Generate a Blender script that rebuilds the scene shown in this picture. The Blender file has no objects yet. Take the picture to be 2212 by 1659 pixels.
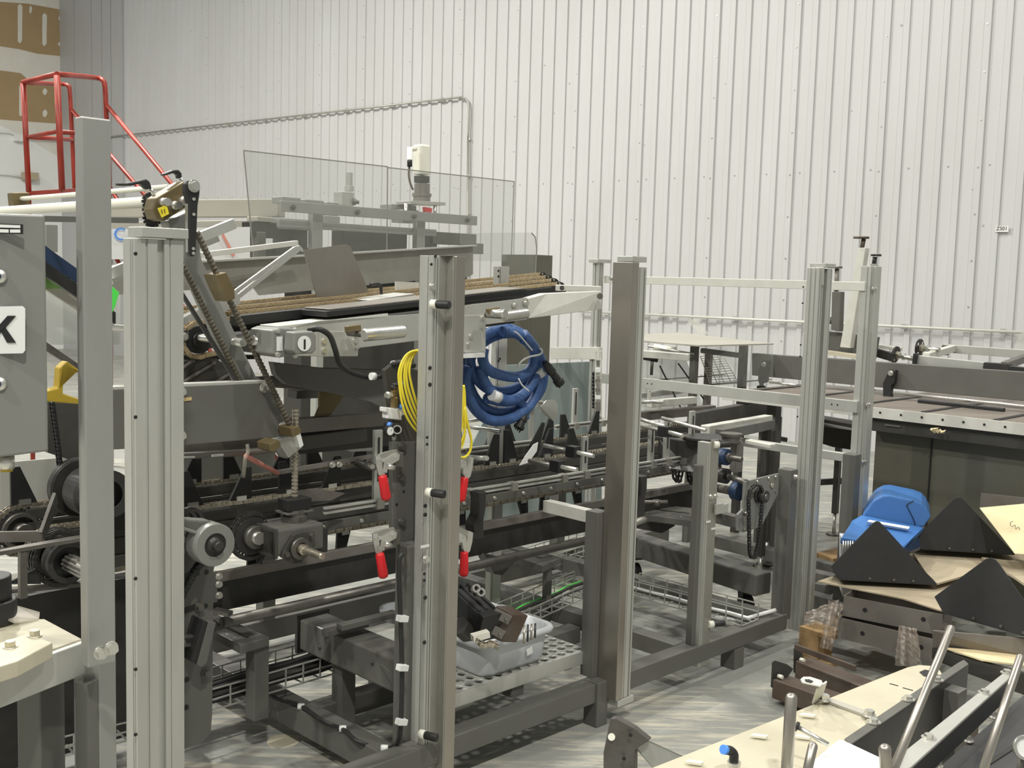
import bpy, math, random
from mathutils import Vector, Matrix
random.seed(7)
V = Vector
# ------------------------------------------------ camera (frame taken as 2212 x 1659)
FPX = 2350.0
PITCH = math.atan(232/FPX); ROLL = math.atan(.028)
cF = V((0, math.cos(PITCH), -math.sin(PITCH))); r0 = V((1,0,0)); u0 = V((0, math.sin(PITCH), math.cos(PITCH)))
cR = math.cos(ROLL)*r0 + math.sin(ROLL)*u0; cU = -math.sin(ROLL)*r0 + math.cos(ROLL)*u0
CAM = V((0,0,1.6))
cd_ = bpy.data.cameras.new('camera'); cam = bpy.data.objects.new('camera', cd_)
bpy.context.scene.collection.objects.link(cam)
mw = Matrix((cR, cU, -cF)).transposed().to_4x4(); mw.translation = CAM
cam.matrix_world = mw
cd_.sensor_width = 36; cd_.lens = FPX/2212*36; cd_.clip_end = 100; cd_.clip_start = .05
sc = bpy.context.scene; sc.camera = cam
# ------------------------------------------------ world, lamps, exposure
w = bpy.data.worlds.new('world'); sc.world = w; w.use_nodes = True
bg = w.node_tree.nodes['Background']; bg.inputs[0].default_value = (.98,1,.95,1); bg.inputs[1].default_value = .17
vs = sc.view_settings; vs.view_transform = 'Standard'; vs.look = 'None'; vs.gamma = 1; vs.use_curve_mapping = False; vs.exposure = .84
def bay_or_fill(i, x, y, z, e, sx=.42, sy=.22, rz=0.7):
    l = bpy.data.lights.new('high_bay_or_fill_lamp', 'AREA'); l.shape = 'RECTANGLE'; l.size = sx; l.size_y = sy; l.energy = e; l.color = (1,.98,.91)
    o = bpy.data.objects.new('high_bay_or_fill_lamp', l); o.location = (x,y,z); o.rotation_euler = (0,0,rz); sc.collection.objects.link(o)
for i, (x, y, e) in enumerate([(-5.2,9.6,430),(-7.5,2.6,260),(-1.0,7.2,120),(3.2,6.0,90),(-11,11,150),(.6,-2.2,240),(-4.6,-.6,210),(3.6,.8,110)]):  # lamps behind and beside the camera and at left-front are added fill
    bay_or_fill(i, x, y, 7.6, e)
# ------------------------------------------------ machine frame: a runs along the line (away to the right), b across it (away to the left)
tt = math.radians(45.3)
mA = V((math.sin(tt), math.cos(tt), 0)); mB = V((-math.cos(tt), math.sin(tt), 0)); OR = V((.39,3.87,0)); UP = V((0,0,1))
def M(a, b, z): return OR + mA*a + mB*b + UP*z
def P(x, y, b=None, a=None, z=None, d=None, w=None):
    v = cF*FPX + cR*(x-1106) - cU*(y-829.5)
    if z is not None: k = (z-CAM.z)/v.z
    elif b is not None: k = (b+(OR-CAM).dot(mB))/v.dot(mB)
    elif a is not None: k = (a+(OR-CAM).dot(mA))/v.dot(mA)
    elif w is not None: k = w/v.dot(mAw)
    else: k = d/v.y
    return CAM + v*k
th = math.radians(39.95); mAw = V((math.sin(th), math.cos(th), 0)); mBw = V((-math.cos(th), math.sin(th), 0)); WALL = 10.34
# ------------------------------------------------ materials
MT = {}
def mat(n, col, metal=0, rough=.5, col2=None, scale=8, str_=.5, stretch=(1,1,1), bump=0, bscale=60, alpha=1, ior=1.45, trans=0):
    m = bpy.data.materials.new(n); m.use_nodes = True; nt = m.node_tree; b = nt.nodes['Principled BSDF']
    b.inputs['Metallic'].default_value = metal; b.inputs['Roughness'].default_value = rough
    b.inputs['Base Color'].default_value = (*col, 1)
    tc = nt.nodes.new('ShaderNodeTexCoord'); mp = nt.nodes.new('ShaderNodeMapping'); mp.inputs['Scale'].default_value = stretch
    nt.links.new(tc.outputs['Object'], mp.inputs[0])
    if col2:
        nz = nt.nodes.new('ShaderNodeTexNoise'); nz.inputs['Scale'].default_value = scale; nz.inputs['Detail'].default_value = 6; nz.inputs['Roughness'].default_value = .65
        nt.links.new(mp.outputs[0], nz.inputs[0])
        cr = nt.nodes.new('ShaderNodeValToRGB'); cr.color_ramp.elements[0].position = .5-str_/2; cr.color_ramp.elements[1].position = .5+str_/2
        cr.color_ramp.elements[0].color = (*col2,1); cr.color_ramp.elements[1].color = (*col,1)
        nt.links.new(nz.outputs[0], cr.inputs[0]); nt.links.new(cr.outputs[0], b.inputs['Base Color'])
    if bump:
        n2 = nt.nodes.new('ShaderNodeTexNoise'); n2.inputs['Scale'].default_value = bscale; nt.links.new(mp.outputs[0], n2.inputs[0])
        bp = nt.nodes.new('ShaderNodeBump'); bp.inputs['Strength'].default_value = bump; bp.inputs['Distance'].default_value = .004
        nt.links.new(n2.outputs[0], bp.inputs['Height']); nt.links.new(bp.outputs[0], b.inputs['Normal'])
    if alpha < 1: b.inputs['Alpha'].default_value = alpha
    if trans: b.inputs['Transmission Weight'].default_value = trans; b.inputs['IOR'].default_value = ior
    MT[n] = m; return m
mat('grey', (.135,.134,.120), 0, .40, (.105,.102,.090), 5, .6)
mat('grey_dark', (.075,.073,.064), .1, .42, (.05,.048,.042), 6, .6)
mat('grey_box', (.225,.228,.21), 0, .4, (.205,.208,.19), 4, .5)
mat('alu', (.62,.62,.58), .55, .42, (.5,.5,.46), 9, .6, (1,1,.3))
mat('alu_dull', (.42,.42,.40), .5, .45, (.34,.34,.32), 6, .6, (1,1,.3))
mat('alu_white', (.74,.74,.68), .25, .45, (.6,.59,.52), 12, .7)
mat('stainless', (.47,.44,.39), .85, .33, (.37,.34,.30), 5, .6, (1,1,.25))
mat('stainless_dull', (.45,.44,.40), .6, .45, (.33,.32,.28), 7, .6)
mat('zinc', (.68,.67,.62), .85, .3)
mat('zinc_yellow', (.62,.58,.46), .8, .35)
mat('steel', (.22,.21,.19), .7, .42, (.12,.11,.1), 14, .6)
mat('steel_dark', (.065,.063,.058), .35, .42, (.035,.034,.032), 14, .6)
mat('steel_rust', (.15,.128,.108), .35, .55, (.10,.06,.042), 9, .45)
mat('steel_raw', (.27,.255,.235), .45, .5, (.17,.15,.13), 6, .6)
mat('black', (.018,.018,.018), 0, .45)
mat('black_plate', (.024,.024,.025), .1, .55, (.034,.034,.034), 9, .5)
mat('rubber', (.02,.02,.02), 0, .5)
mat('brass', (.33,.235,.10), .55, .4, (.2,.14,.06), 20, .6)
mat('olive', (.20,.155,.075), .4, .42, (.13,.10,.05), 14, .6)
mat('chain_tan', (.66,.54,.34), .5, .4, (.4,.3,.18), 30, .6)
mat('chain_steel', (.68,.62,.5), .8, .3, (.25,.22,.18), 35, .5)
mat('red', (.62,.015,.02), 0, .32)
mat('red_rail', (.34,.03,.012), 0, .45, (.2,.02,.012), 10, .5)
mat('yellow', (.85,.70,.04), 0, .4)
mat('yellow_paint', (.5,.36,.03), 0, .5, (.3,.2,.03), 8, .5)
mat('screw_dark', (.14,.125,.09), .4, .45, (.07,.06,.045), 30, .6)
mat('blue_hose', (.065,.15,.36), 0, .5, (.03,.07,.21), 45, .5, bump=.4, bscale=150)
mat('blue_plastic', (.06,.18,.46), 0, .38)
mat('blue_dark', (.015,.035,.085), .1, .45)
mat('white', (.78,.78,.76), 0, .5)
mat('cream', (.82,.81,.70), 0, .4)
mat('beige_board', (.56,.52,.40), 0, .5, (.46,.42,.31), 7, .6)
mat('beige_beam', (.48,.46,.40), .1, .5, (.36,.34,.29), 4, .6, (.3,.3,1))
mat('paper', (.74,.62,.38), 0, .7)
mat('kraft', (.42,.365,.26), 0, .8, (.44,.36,.25), 6, .5)
mat('wood', (.40,.27,.13), 0, .7, (.28,.17,.075), 5, .6, (1,1,4))
mat('tub_grey', (.63,.65,.67), 0, .38, (.57,.59,.61), 5, .5)
mat('tan_tape', (.55,.42,.2), 0, .6)
mat('green', (.1,.75,.1), 0, .4)
mat('green_dark', (.12,.22,.06), 0, .5)
mat('pink', (.75,.3,.24), 0, .5)
mat('belt', (.045,.045,.048), 0, .5, (.06,.06,.06), 5, .5)
mat('bed_brown', (.30,.26,.22), .1, .45, (.12,.10,.09), 5, .6, (.2,1,1))
mat('cabinet', (.135,.132,.10), .1, .38, (.105,.10,.078), 3, .6)
mat('cover_green', (.27,.32,.31), 0, .5)
mat('cover_grey', (.36,.36,.33), 0, .5, (.3,.3,.27), 4, .6)
mat('brown_board', (.40,.29,.16), 0, .85, (.36,.25,.13), 3, .6)
mat('drywall_mud', (.74,.72,.66), 0, .85, (.66,.62,.55), 4, .7)
mat('drywall_white', (.80,.80,.78), 0, .8)
mat('clear_panel', (.40,.41,.37), 0, .12, alpha=.15)
mat('smoke_panel', (.62,.64,.6), 0, .15, alpha=.4)
mat('film', (.78,.70,.63), 0, .2, (.62,.54,.47), 30, .6, alpha=.5)
mat('bag', (.75,.7,.6), 0, .2, alpha=.45)
mat('wall_paint', (.60,.60,.60), .05, .5, (.52,.515,.505), 1.5, .7, (1,1,.35))
mat('wall_trim', (.46,.463,.465), .08, .5, (.42,.42,.42), 3, .7, (3,3,.3))
mat('stain', (.40,.40,.39), 0, .6)
mat('lens_blue', (.1,.3,.85), 0, .3)
def floor_mat():
    m = mat('concrete', (.26,.26,.24), 0, .42); nt = m.node_tree; b = nt.nodes['Principled BSDF']
    tc = nt.nodes.new('ShaderNodeTexCoord')
    def nz(scale, st, rot=0, det=8):
        mp = nt.nodes.new('ShaderNodeMapping'); mp.inputs['Scale'].default_value = st; mp.inputs['Rotation'].default_value = (0,0,rot)
        n = nt.nodes.new('ShaderNodeTexNoise'); n.inputs['Scale'].default_value = scale; n.inputs['Detail'].default_value = det; n.inputs['Roughness'].default_value = .7
        nt.links.new(tc.outputs['Object'], mp.inputs[0]); nt.links.new(mp.outputs[0], n.inputs[0]); return n
    def ramp(src, p0, p1, c0, c1):
        r = nt.nodes.new('ShaderNodeValToRGB'); e = r.color_ramp.elements; e[0].position = p0; e[1].position = p1; e[0].color = (*c0,1); e[1].color = (*c1,1)
        nt.links.new(src, r.inputs[0]); return r
    base = ramp(nz(.9,(1,1,1)).outputs[0], .35,.65,(.24,.245,.225),(.33,.333,.31))
    st = ramp(nz(26,(.11,1,1),.2).outputs[0], .48,.60,(0,0,0),(1,1,1))
    pa = ramp(nz(1.1,(1,1,1),.3,5).outputs[0], .40,.56,(0,0,0),(1,1,1))
    mu = nt.nodes.new('ShaderNodeMath'); mu.operation = 'MULTIPLY'; nt.links.new(st.outputs[0], mu.inputs[0]); nt.links.new(pa.outputs[0], mu.inputs[1])
    mx = nt.nodes.new('ShaderNodeMixRGB'); nt.links.new(mu.outputs[0], mx.inputs[0]); nt.links.new(base.outputs[0], mx.inputs[1]); mx.inputs[2].default_value = (.52,.49,.40,1)
    nt.links.new(mx.outputs[0], b.inputs['Base Color'])
floor_mat()
# ------------------------------------------------ mesh builder
class MB:
    def __init__(s): s.v = []; s.f = []; s.m = []; s.sm = []; s.mats = []
    def mi(s, n):
        if n not in s.mats: s.mats.append(n)
        return s.mats.index(n)
    def add(s, vs, fs, m, smooth=False):
        k = len(s.v); s.v += [V(q) for q in vs]; i = s.mi(m)
        for f in fs: s.f.append([j+k for j in f]); s.m.append(i); s.sm.append(smooth)
    def prism(s, pts, vec, m='grey'):
        n = len(pts); vec = V(vec)
        s.add(list(pts)+[V(q)+vec for q in pts], [list(range(n)), list(range(2*n-1, n-1, -1))]+[[i,(i+1)%n,(i+1)%n+n,i+n] for i in range(n)], m); return s
    def beam(s, p, q, w, h, m='grey', up=UP, side=0, drop=0):
        # w across (horizontal), h along up; side/drop shift the section off the line
        p = V(p); q = V(q); d = (q-p).normalized(); x = d.cross(V(up))
        if x.length < 1e-4: x = d.cross(V((1,0,0)))
        x.normalize(); y = x.cross(d).normalized()
        o = x*side + y*drop
        c = [p+o-x*w/2-y*h/2, p+o+x*w/2-y*h/2, p+o+x*w/2+y*h/2, p+o-x*w/2+y*h/2]
        return s.prism(c, q-p, m)
    def box(s, a0, a1, b0, b1, z0, z1, m='grey'):
        return s.prism([M(a0,b0,z0), M(a1,b0,z0), M(a1,b1,z0), M(a0,b1,z0)], (0,0,z1-z0), m)
    def prof(s, pts, a, b, z0, z1, m='alu'):
        return s.prism([M(a+x, b+y, z0) for x, y in pts], (0,0,z1-z0), m)
    def cyl(s, p, q, r, m='steel', seg=16, r2=None, smooth=True):
        p = V(p); q = V(q); r2 = r if r2 is None else r2; d = (q-p).normalized(); x = d.orthogonal().normalized(); y = d.cross(x)
        ring = lambda c, R: [c+(x*math.cos(t)+y*math.sin(t))*R for t in [2*math.pi*i/seg for i in range(seg)]]
        s.add(ring(p,r)+ring(q,r2), [[i,(i+1)%seg,(i+1)%seg+seg,i+seg] for i in range(seg)], m, smooth)
        s.add(ring(p,r), [list(range(seg-1,-1,-1))], m); s.add(ring(q,r2), [list(range(seg))], m); return s
    def ring(s, p, q, R, r, m='steel', seg=28):
        p = V(p); q = V(q); d = (q-p).normalized(); x = d.orthogonal().normalized(); y = d.cross(x)
        vs = []
        for c, rr in ((p,R),(q,R),(q,r),(p,r)): vs += [c+(x*math.cos(t)+y*math.sin(t))*rr for t in [2*math.pi*i/seg for i in range(seg)]]
        for k in range(4): s.add([vs[(k*seg+i)] for i in range(seg)]+[vs[((k+1)%4)*seg+i] for i in range(seg)], [[i,(i+1)%seg,(i+1)%seg+seg,i+seg] for i in range(seg)], m, k in (0,2))
        return s
    def lathe(s, p, d, prof, m='steel', seg=24):
        p = V(p); d = V(d).normalized(); x = d.orthogonal().normalized(); y = d.cross(x); n = len(prof); vs = []
        for h, r in prof: vs += [p+d*h+(x*math.cos(t)+y*math.sin(t))*max(r,1e-4) for t in [2*math.pi*i/seg for i in range(seg)]]
        s.add(vs, [[k*seg+i, k*seg+(i+1)%seg, (k+1)*seg+(i+1)%seg, (k+1)*seg+i] for k in range(n-1) for i in range(seg)], m, False)
        s.add(vs[:seg], [list(range(seg-1,-1,-1))], m); s.add(vs[-seg:], [list(range(seg))], m); return s
    def tube(s, pts, r, m='steel', seg=8, sub=6):
        pts = [V(q) for q in pts]
        if sub and len(pts) > 2:
            o = []; e = [2*pts[0]-pts[1]]+pts+[2*pts[-1]-pts[-2]]
            for i in range(1, len(e)-2):
                a, b, c, d = e[i-1:i+3]
                for k in range(sub):
                    t = k/sub; o.append(.5*((2*b)+(c-a)*t+(2*a-5*b+4*c-d)*t*t+(3*b-a-3*c+d)*t**3))
            pts = o+[pts[-1]]
        vs = []; x = None
        for i, q in enumerate(pts):
            d = (pts[min(i+1,len(pts)-1)]-pts[max(i-1,0)]).normalized()
            x = d.orthogonal().normalized() if x is None else (x-d*x.dot(d)).normalized()
            y = d.cross(x); vs += [q+(x*math.cos(t)+y*math.sin(t))*r for t in [2*math.pi*k/seg for k in range(seg)]]
        n = len(pts)
        s.add(vs, [[k*seg+i, k*seg+(i+1)%seg, (k+1)*seg+(i+1)%seg, (k+1)*seg+i] for k in range(n-1) for i in range(seg)], m, True)
        s.add(vs[:seg], [list(range(seg-1,-1,-1))], m); s.add(vs[-seg:], [list(range(seg))], m); return s
    def bolt(s, p, d, r=.009, h=.008, m='zinc', washer=True):
        p = V(p); d = V(d).normalized()
        if washer: s.cyl(p-d*.002, p+d*.002, r*1.35, m, 14)
        s.cyl(p, p+d*h, r, m, 6, smooth=False); return s
    def hole(s, p, d, r=.005, m='black'):
        p = V(p); d = V(d).normalized(); s.cyl(p-d*.002, p+d*.0006, r, m, 10); return s
    def clip(s): return s
    def chain(s, path, pitch=.019, wid=.014, th=.013, side=None, m='chain_steel', pm=None):
        # roller chain: paired side plates and rollers following the path
        path = [V(q) for q in path]; L = [0]
        for i in range(1,len(path)): L.append(L[-1]+(path[i]-path[i-1]).length)
        n = max(2, int(L[-1]/pitch)); pt = []
        for k in range(n+1):
            t = L[-1]*k/n; i = max(j for j in range(len(L)) if L[j] <= t+1e-9); i = min(i, len(path)-2)
            pt.append(path[i].lerp(path[i+1], (t-L[i])/max(1e-9, L[i+1]-L[i])))
        side = V(side).normalized(); pm = pm or m
        for k in range(n):
            a, b = pt[k], pt[k+1]; off = wid/2*(1 if k%2 else .78)
            e = (b-a)*.18
            for sg in (-1,1): s.beam(a-e+side*off*sg, b+e+side*off*sg, .0022, th, pm, up=side.cross(b-a))
            s.cyl(a-side*wid*.62, a+side*wid*.62, th*.33, m, 6)
        return s
    def build(s, name, parent=None, bevel=0, m=None):
        me = bpy.data.meshes.new(name); off = parent['o_'] if parent and 'o_' in parent.keys() else None
        org = V(parent.matrix_world.translation) if parent else V((0,0,0))
        if parent is not None: org = ORG[parent]
        elif s.v:
            xs = [q.x for q in s.v]; ys = [q.y for q in s.v]; zs = [q.z for q in s.v]
            org = V(((min(xs)+max(xs))/2, (min(ys)+max(ys))/2, min(zs)))
        me.from_pydata([tuple(q-org) for q in s.v], [], s.f); me.validate()
        for n in s.mats: me.materials.append(MT[n])
        if len(me.polygons) == len(s.f):
            for i, p in enumerate(me.polygons): p.material_index = s.m[i]; p.use_smooth = s.sm[i]
        import bmesh
        bm = bmesh.new(); bm.from_mesh(me); bmesh.ops.remove_doubles(bm, verts=bm.verts, dist=1e-5); bmesh.ops.recalc_face_normals(bm, faces=bm.faces); bm.to_mesh(me); bm.free()
        o = bpy.data.objects.new(name, me); sc.collection.objects.link(o); ORG[o] = org
        if parent is not None: o.parent = parent
        else: o.location = org
        if bevel:
            bv = o.modifiers.new('bevel', 'BEVEL'); bv.width = bevel; bv.segments = 2; bv.limit_method = 'ANGLE'; bv.angle_limit = .7
        return o
ORG = {}
def T(name, label, cat, loc, group=None):
    o = bpy.data.objects.new(name, None); sc.collection.objects.link(o); loc = V(loc); o.location = loc; o.empty_display_size = .1; ORG[o] = loc
    o['label'] = label; o['category'] = cat
    if group: o['group'] = group
    return o
def tag(o, label, cat, group=None, kind=None):
    o['label'] = label; o['category'] = cat
    if group: o['group'] = group
    if kind: o['kind'] = kind
    return o
def struct(o): o['kind'] = 'structure'; return o
def text(body, size, p, right, up, parent, m='black', name='lettering', ex=.0006):
    cu = bpy.data.curves.new('txt', 'FONT'); cu.body = body; cu.size = size; cu.extrude = ex; cu.align_x = 'CENTER'; cu.align_y = 'CENTER'
    to = bpy.data.objects.new('txt', cu); me = bpy.data.meshes.new_from_object(to); bpy.data.objects.remove(to)
    right = V(right).normalized(); up = V(up); up = (up-right*up.dot(right)).normalized(); n = right.cross(up)
    org = ORG[parent]; mx = Matrix((right, up, n)).transposed()
    for v in me.vertices: v.co = mx @ v.co + V(p) - org
    me.materials.clear(); me.materials.append(MT[m])
    o = bpy.data.objects.new(name, me); sc.collection.objects.link(o); o.parent = parent; ORG[o] = org; return o
def ext(prof_w, prof_d, fs=(), ss=()):
    # extrusion outline: front (low b) slots fs=(s0,s1,depth), left (low a) slots ss
    pts = [(0, prof_d)]
    for s0, s1, dp in reversed(ss): pts += [(0,s1),(dp,s1),(dp,s0),(0,s0)]
    pts.append((0,0))
    for s0, s1, dp in fs: pts += [(s0,0),(s0,dp),(s1,dp),(s1,0)]
    return pts+[(prof_w,0),(prof_w,prof_d)]
# ================================================ SETTING
g = MB().prism([V((-16,-3,0)),V((14,-3,0)),V((14,22,0)),V((-16,22,0))], (0,0,-.1), 'concrete')
c = P(612,1601,z=0); g.cyl(c, c+UP*.0012, .055, 'beige_board', 28); struct(g.build('floor'))
def Wp(u, z, off=0): return CAM*1 + mAw*(WALL-off) + mBw*u + UP*(z-1.6)
# corrugated liner wall: ribs every 183 mm with steep sides
g = MB(); u = -6.0; prof = []
u_seam = WALL*math.tan(th-math.atan((1693-1106)/FPX))
k0 = int((u_seam+6)/.183)
u = u_seam - k0*.183
while u < 19.0:
    prof += [(u,0),(u+.004,.02),(u+.058,.02),(u+.066,.0)]
    if round((u-u_seam)/.183) % 5 == 0: prof[-4:] = [(u-.003,0),(u+.001,.024),(u+.058,.024),(u+.066,0)]
    u += .183
prof.append((19.05,0))
n = len(prof)
g.add([Wp(a,0,o) for a,o in prof]+[Wp(a,8.6,o) for a,o in prof], [[i,i+1,i+1+n,i+n] for i in range(n-1)], 'wall_paint')
# screws along the seams and the sheet lap
for k in range(-6,12):
    su = u_seam+k*.915+.03
    for z in [.6+.42*j for j in range(16)]: g.cyl(Wp(su,z,.023), Wp(su,z,.030), .008, 'zinc', 6)
for k in range(-20,80):
    if k % 2: g.cyl(Wp(u_seam+k*.183+.12,2.72,0), Wp(u_seam+k*.183+.12,2.72,.006), .008, 'stain', 6)
for i in range(60):
    su = random.uniform(-3,16); sz = random.uniform(1.5,6); g.cyl(Wp(su,sz,0), Wp(su,sz,.004), random.uniform(.006,.012), 'stain', 6)
struct(g.build('wall_back'))
g = MB()   # smooth closing trim by the corner
for i, (a, b_) in enumerate([(17.6,17.95),(17.97,18.25),(18.27,18.6),(18.62,19.2),(19.22,19.8)]):
    g.prism([Wp(a,0,.04),Wp(b_,0,.04),Wp(b_,0,0),Wp(a,0,0)], (0,0,8.6), 'wall_trim')
struct(g.build('trim_1'))
UC = WALL*math.tan(th+math.atan((1106-137)/FPX))
def Lp(s, z, off=0): return CAM + mAw*(WALL-s) + mBw*(UC-off) + UP*(z-1.6)
def PL(x, y, off=0):
    v = cF*FPX + cR*(x-1106) - cU*(y-829.5); k = (UC-off)/v.dot(mBw); return CAM+v*k
g = MB().prism([Lp(0,0),Lp(9,0),Lp(9,8.6),Lp(0,8.6)], -mBw*-.1, 'drywall_white')
def band(pts, m, t): g.prism([PL(x,y) for x,y in pts], -mBw*t, m)
band([(-140,-30),(137,-12),(137,345),(60,300),(0,270),(-140,240)], 'drywall_mud', .004)
band([(-140,-6),(0,4),(60,8),(137,22),(137,122),(80,116),(40,106),(0,100),(-140,80)], 'brown_board', .006)
band([(-140,140),(0,152),(44,158),(60,172),(137,190),(137,268),(50,262),(0,258),(-140,240)], 'brown_board', .006)
for x,y,h,ww in [(43,8,86,5),(96,28,72,5),(130,32,14,4),(129,90,10,5),(45,182,70,4),(97,190,16,5),(97,236,18,5),(133,190,18,4),(133,244,16,4),(66,12,18,3)]:
    band([(x-ww,y+5),(x,y),(x+ww,y+6),(x+ww-1,y+h-6),(x,y+h),(x-ww,y+h-4)], 'drywall_mud', .009)
struct(g.build('wall_left'))
# ------------------------------------------------ fittings on the walls
def wz(x, y, off=.06):
    v = cF*FPX + cR*(x-1106) - cU*(y-829.5); return CAM+v*((WALL-off)/v.dot(mAw))
g = MB(); A, B_ = wz(238,296), wz(995,210); q1 = wz(1008,216); q2 = wz(1013,235); q3 = wz(1011,300); q4 = wz(1009,560)
g.tube([A, A.lerp(B_,.5), B_], .013, 'stainless_dull', 8, 0); t = T('wall_conduit', 'thin grey conduit run rising along the ribbed wall then bending straight down', 'conduit', (q4.x,q4.y,0))
g.tube([B_, q1, q2, q3], .013, 'stainless_dull', 8, 6); q5 = V((q4.x,q4.y,.1)); g.tube([q3, q4, q5], .013, 'stainless_dull', 8, 0); g.build('pipe', t)
for k in range(9):
    q = A.lerp(B_, .08+k*.11); MB().beam(q-mBw*.02+mAw*.02, q+mBw*.02+mAw*.02, .03, .05, 'zinc').build('strap', t)
for y in (300,380,460):
    q = q3.lerp(q4, (y-300)/260); MB().beam(q-UP*.015+mAw*.02, q+UP*.015+mAw*.02, .05, .03, 'zinc').build('strap', t)
g = MB(); A, B_ = wz(1250,672,.07), wz(2230,719,.07); t = T('low_wall_conduit', 'long level conduit low on the ribbed wall behind the conveyors', 'conduit', (A+B_)/2)
g.tube([A, (A+B_)/2, B_+(B_-A)*.1], .014, 'alu_white', 8, 0).build('pipe', t)
for k in range(6):
    q = A.lerp(B_, .05+k*.18); MB().beam(q-mBw*.02+mAw*.02, q+mBw*.02+mAw*.02, .04, .045, 'zinc').build('strap', t)
t = T('card_sign', 'small white card lettered ZS01 stuck on the ribbed wall', 'sign', wz(2164,494,.03))
MB().prism([wz(2151,488,.032),wz(2179,488,.032),wz(2178,501,.032),wz(2150,501,.032)], mAw*.008, 'white').build('card', t)
text('ZS01', .046, wz(2164,494,.034), -mBw, UP, t)
g = MB()
for y0, y1, xr in ((284,300,165),(375,384,60)):
    g.tube([PL(-60,y0-4,.05),PL(20,y0+2,.05),PL(60,y1,.05)]+([PL(137,y1+4,.05)] if xr > 100 else []), .018, 'white', 8, 0)
t = T('wall_raceway', 'white painted conduit with a square box on the left drywall', 'conduit', PL(30,300,.05)); g.build('pipe', t)
MB().prism([PL(28,290),PL(45,291),PL(45,306),PL(28,305)], -mBw*.12, 'white').build('junction_box', t)
g = MB().prism([PL(46,372,.03),PL(76,374,.03),PL(76,390,.03),PL(46,388,.03)], -mBw*.14, 'kraft'); tag(g.build('cardboard_box_end'), 'small tan box fixed to the white part of the left wall', 'box')
def mesh_strip(pts, label, nx, ny):
    g = MB(); a, b_, c_, d_ = [V(q) for q in pts]
    for i in range(nx+1): g.beam(a.lerp(b_, i/nx), d_.lerp(c_, i/nx), .004, .004, 'alu_white')
    for j in range(ny+1): g.beam(a.lerp(d_, j/ny), b_.lerp(c_, j/ny), .004, .004, 'alu_white')
    return tag(g.build('wire_mesh_panel'), label, 'mesh panel')
mesh_strip([wz(1484,690,.3),wz(1505,690,.3),wz(1530,722,.5),wz(1510,722,.5)], 'narrow slanting wire mesh strip leaning behind the clear topped table', 3, 16)
mesh_strip([wz(2208,715,.9),wz(2260,690,.9),wz(2260,752,.9),wz(2190,752,.9)], 'wire mesh panel edge at the far right above the long bed', 8, 10)
# ------------------------------------------------ red safety ladder
t = T('rolling_ladder', 'red tube rolling ladder platform by the drywall with sloping handrails', 'ladder', P(160,900,d=8.4)*1)
D1, D2 = 8.0, 8.9
f_ = lambda x, y, d: P(x, y, d=d)
g = MB()
g.tube([f_(62,414,D1),f_(50,180,D1)], .02, 'red_rail', 10, 0).tube([f_(134,410,D1-.3),f_(123,163,D1-.3)], .022, 'red_rail', 10, 0)
g.tube([f_(50,178,D1),f_(90,168,D1-.1),f_(123,160,D1-.3)], .018, 'red_rail', 10, 0)
g.tube([f_(50,178,D1),f_(130,182,D2),f_(146,185,D2),f_(151,200,D2),f_(156,300,D2),f_(161,408,D2)], .017, 'red_rail', 10, 4)
g.tube([f_(123,160,D1-.3),f_(205,168,D2-.3),f_(222,174,D2-.3),f_(227,190,D2-.3),f_(230,255,D2-.3),f_(234,330,D2-.3),f_(236,400,D2-.3)], .019, 'red_rail', 10, 4)
g.build('guard_rail', t)
g = MB(); g.tube([f_(58,297,D1),f_(128,283,D1-.3)], .016, 'red_rail', 8, 0).tube([f_(58,296,D1),f_(158,302,D2)], .016, 'red_rail', 8, 0).tube([f_(128,285,D1-.3),f_(232,292,D2-.3)], .016, 'red_rail', 8, 0).build('mid_rail', t)
MB().tube([f_(229,226,D2-.3),f_(375,402,8.2),f_(400,432,8.1)], .017, 'red_rail', 8, 0).build('hand_rail', t)
MB().tube([f_(155,238,D2),f_(312,420,8.6),f_(335,447,8.5)], .017, 'red_rail', 8, 0).build('hand_rail', t)
MB().prism([f_(62,413,D1),f_(134,409,D1-.3),f_(236,402,D2-.3),f_(161,408,D2)], (0,0,-.03), 'red_rail').build('platform', t)
for x,y,d in ((62,414,D1),(236,402,D2-.3)):
    q = f_(x,y,d); MB().tube([q, V((q.x,q.y,.02))], .018, 'red_rail', 8, 0).build('leg', t)
a0, a1 = f_(236,402,D2-.3), f_(161,408,D2); e = (f_(400,432,8.1)-f_(229,226,D2-.3)); e.z = 0; e.normalize()
b0, b1 = a0+e*2.0, a1+e*2.0; b0.z = b1.z = .1
for a_, b_ in ((a0,b0),(a1,b1)): MB().tube([a_,b_], .016, 'red_rail', 8, 0).build('stringer', t)
for k in range(1,9): MB().beam(a0.lerp(b0,k/9), a1.lerp(b1,k/9), .14, .02, 'red_rail').build('tread', t)
# ================================================ GUARD FRAME: five posts on one line, tubes, rails
def hl(t, q, d, r): MB().hole(q, d, r).build('screw_hole', t)
NB = -mB   # faces the camera, turned right
NA = -mA   # faces the camera, turned left
def plug(t, q, d=NB):
    MB().cyl(q, V(q)+V(d)*.02, .014, 'cream', 14).build('plug_base', t)
    MB().cyl(V(q)+V(d)*.02, V(q)+V(d)*.065, .0125, 'rubber', 14).build('plug_cap', t, .002)
def A_(x, y, b): return (P(x,y,b=b)-OR).dot(mA)
def aof(x, y, b=0): return (P(x,y,b=b)-OR).dot(mA)
def bof(x, y, a): return (P(x,y,a=a)-OR).dot(mB)
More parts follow.
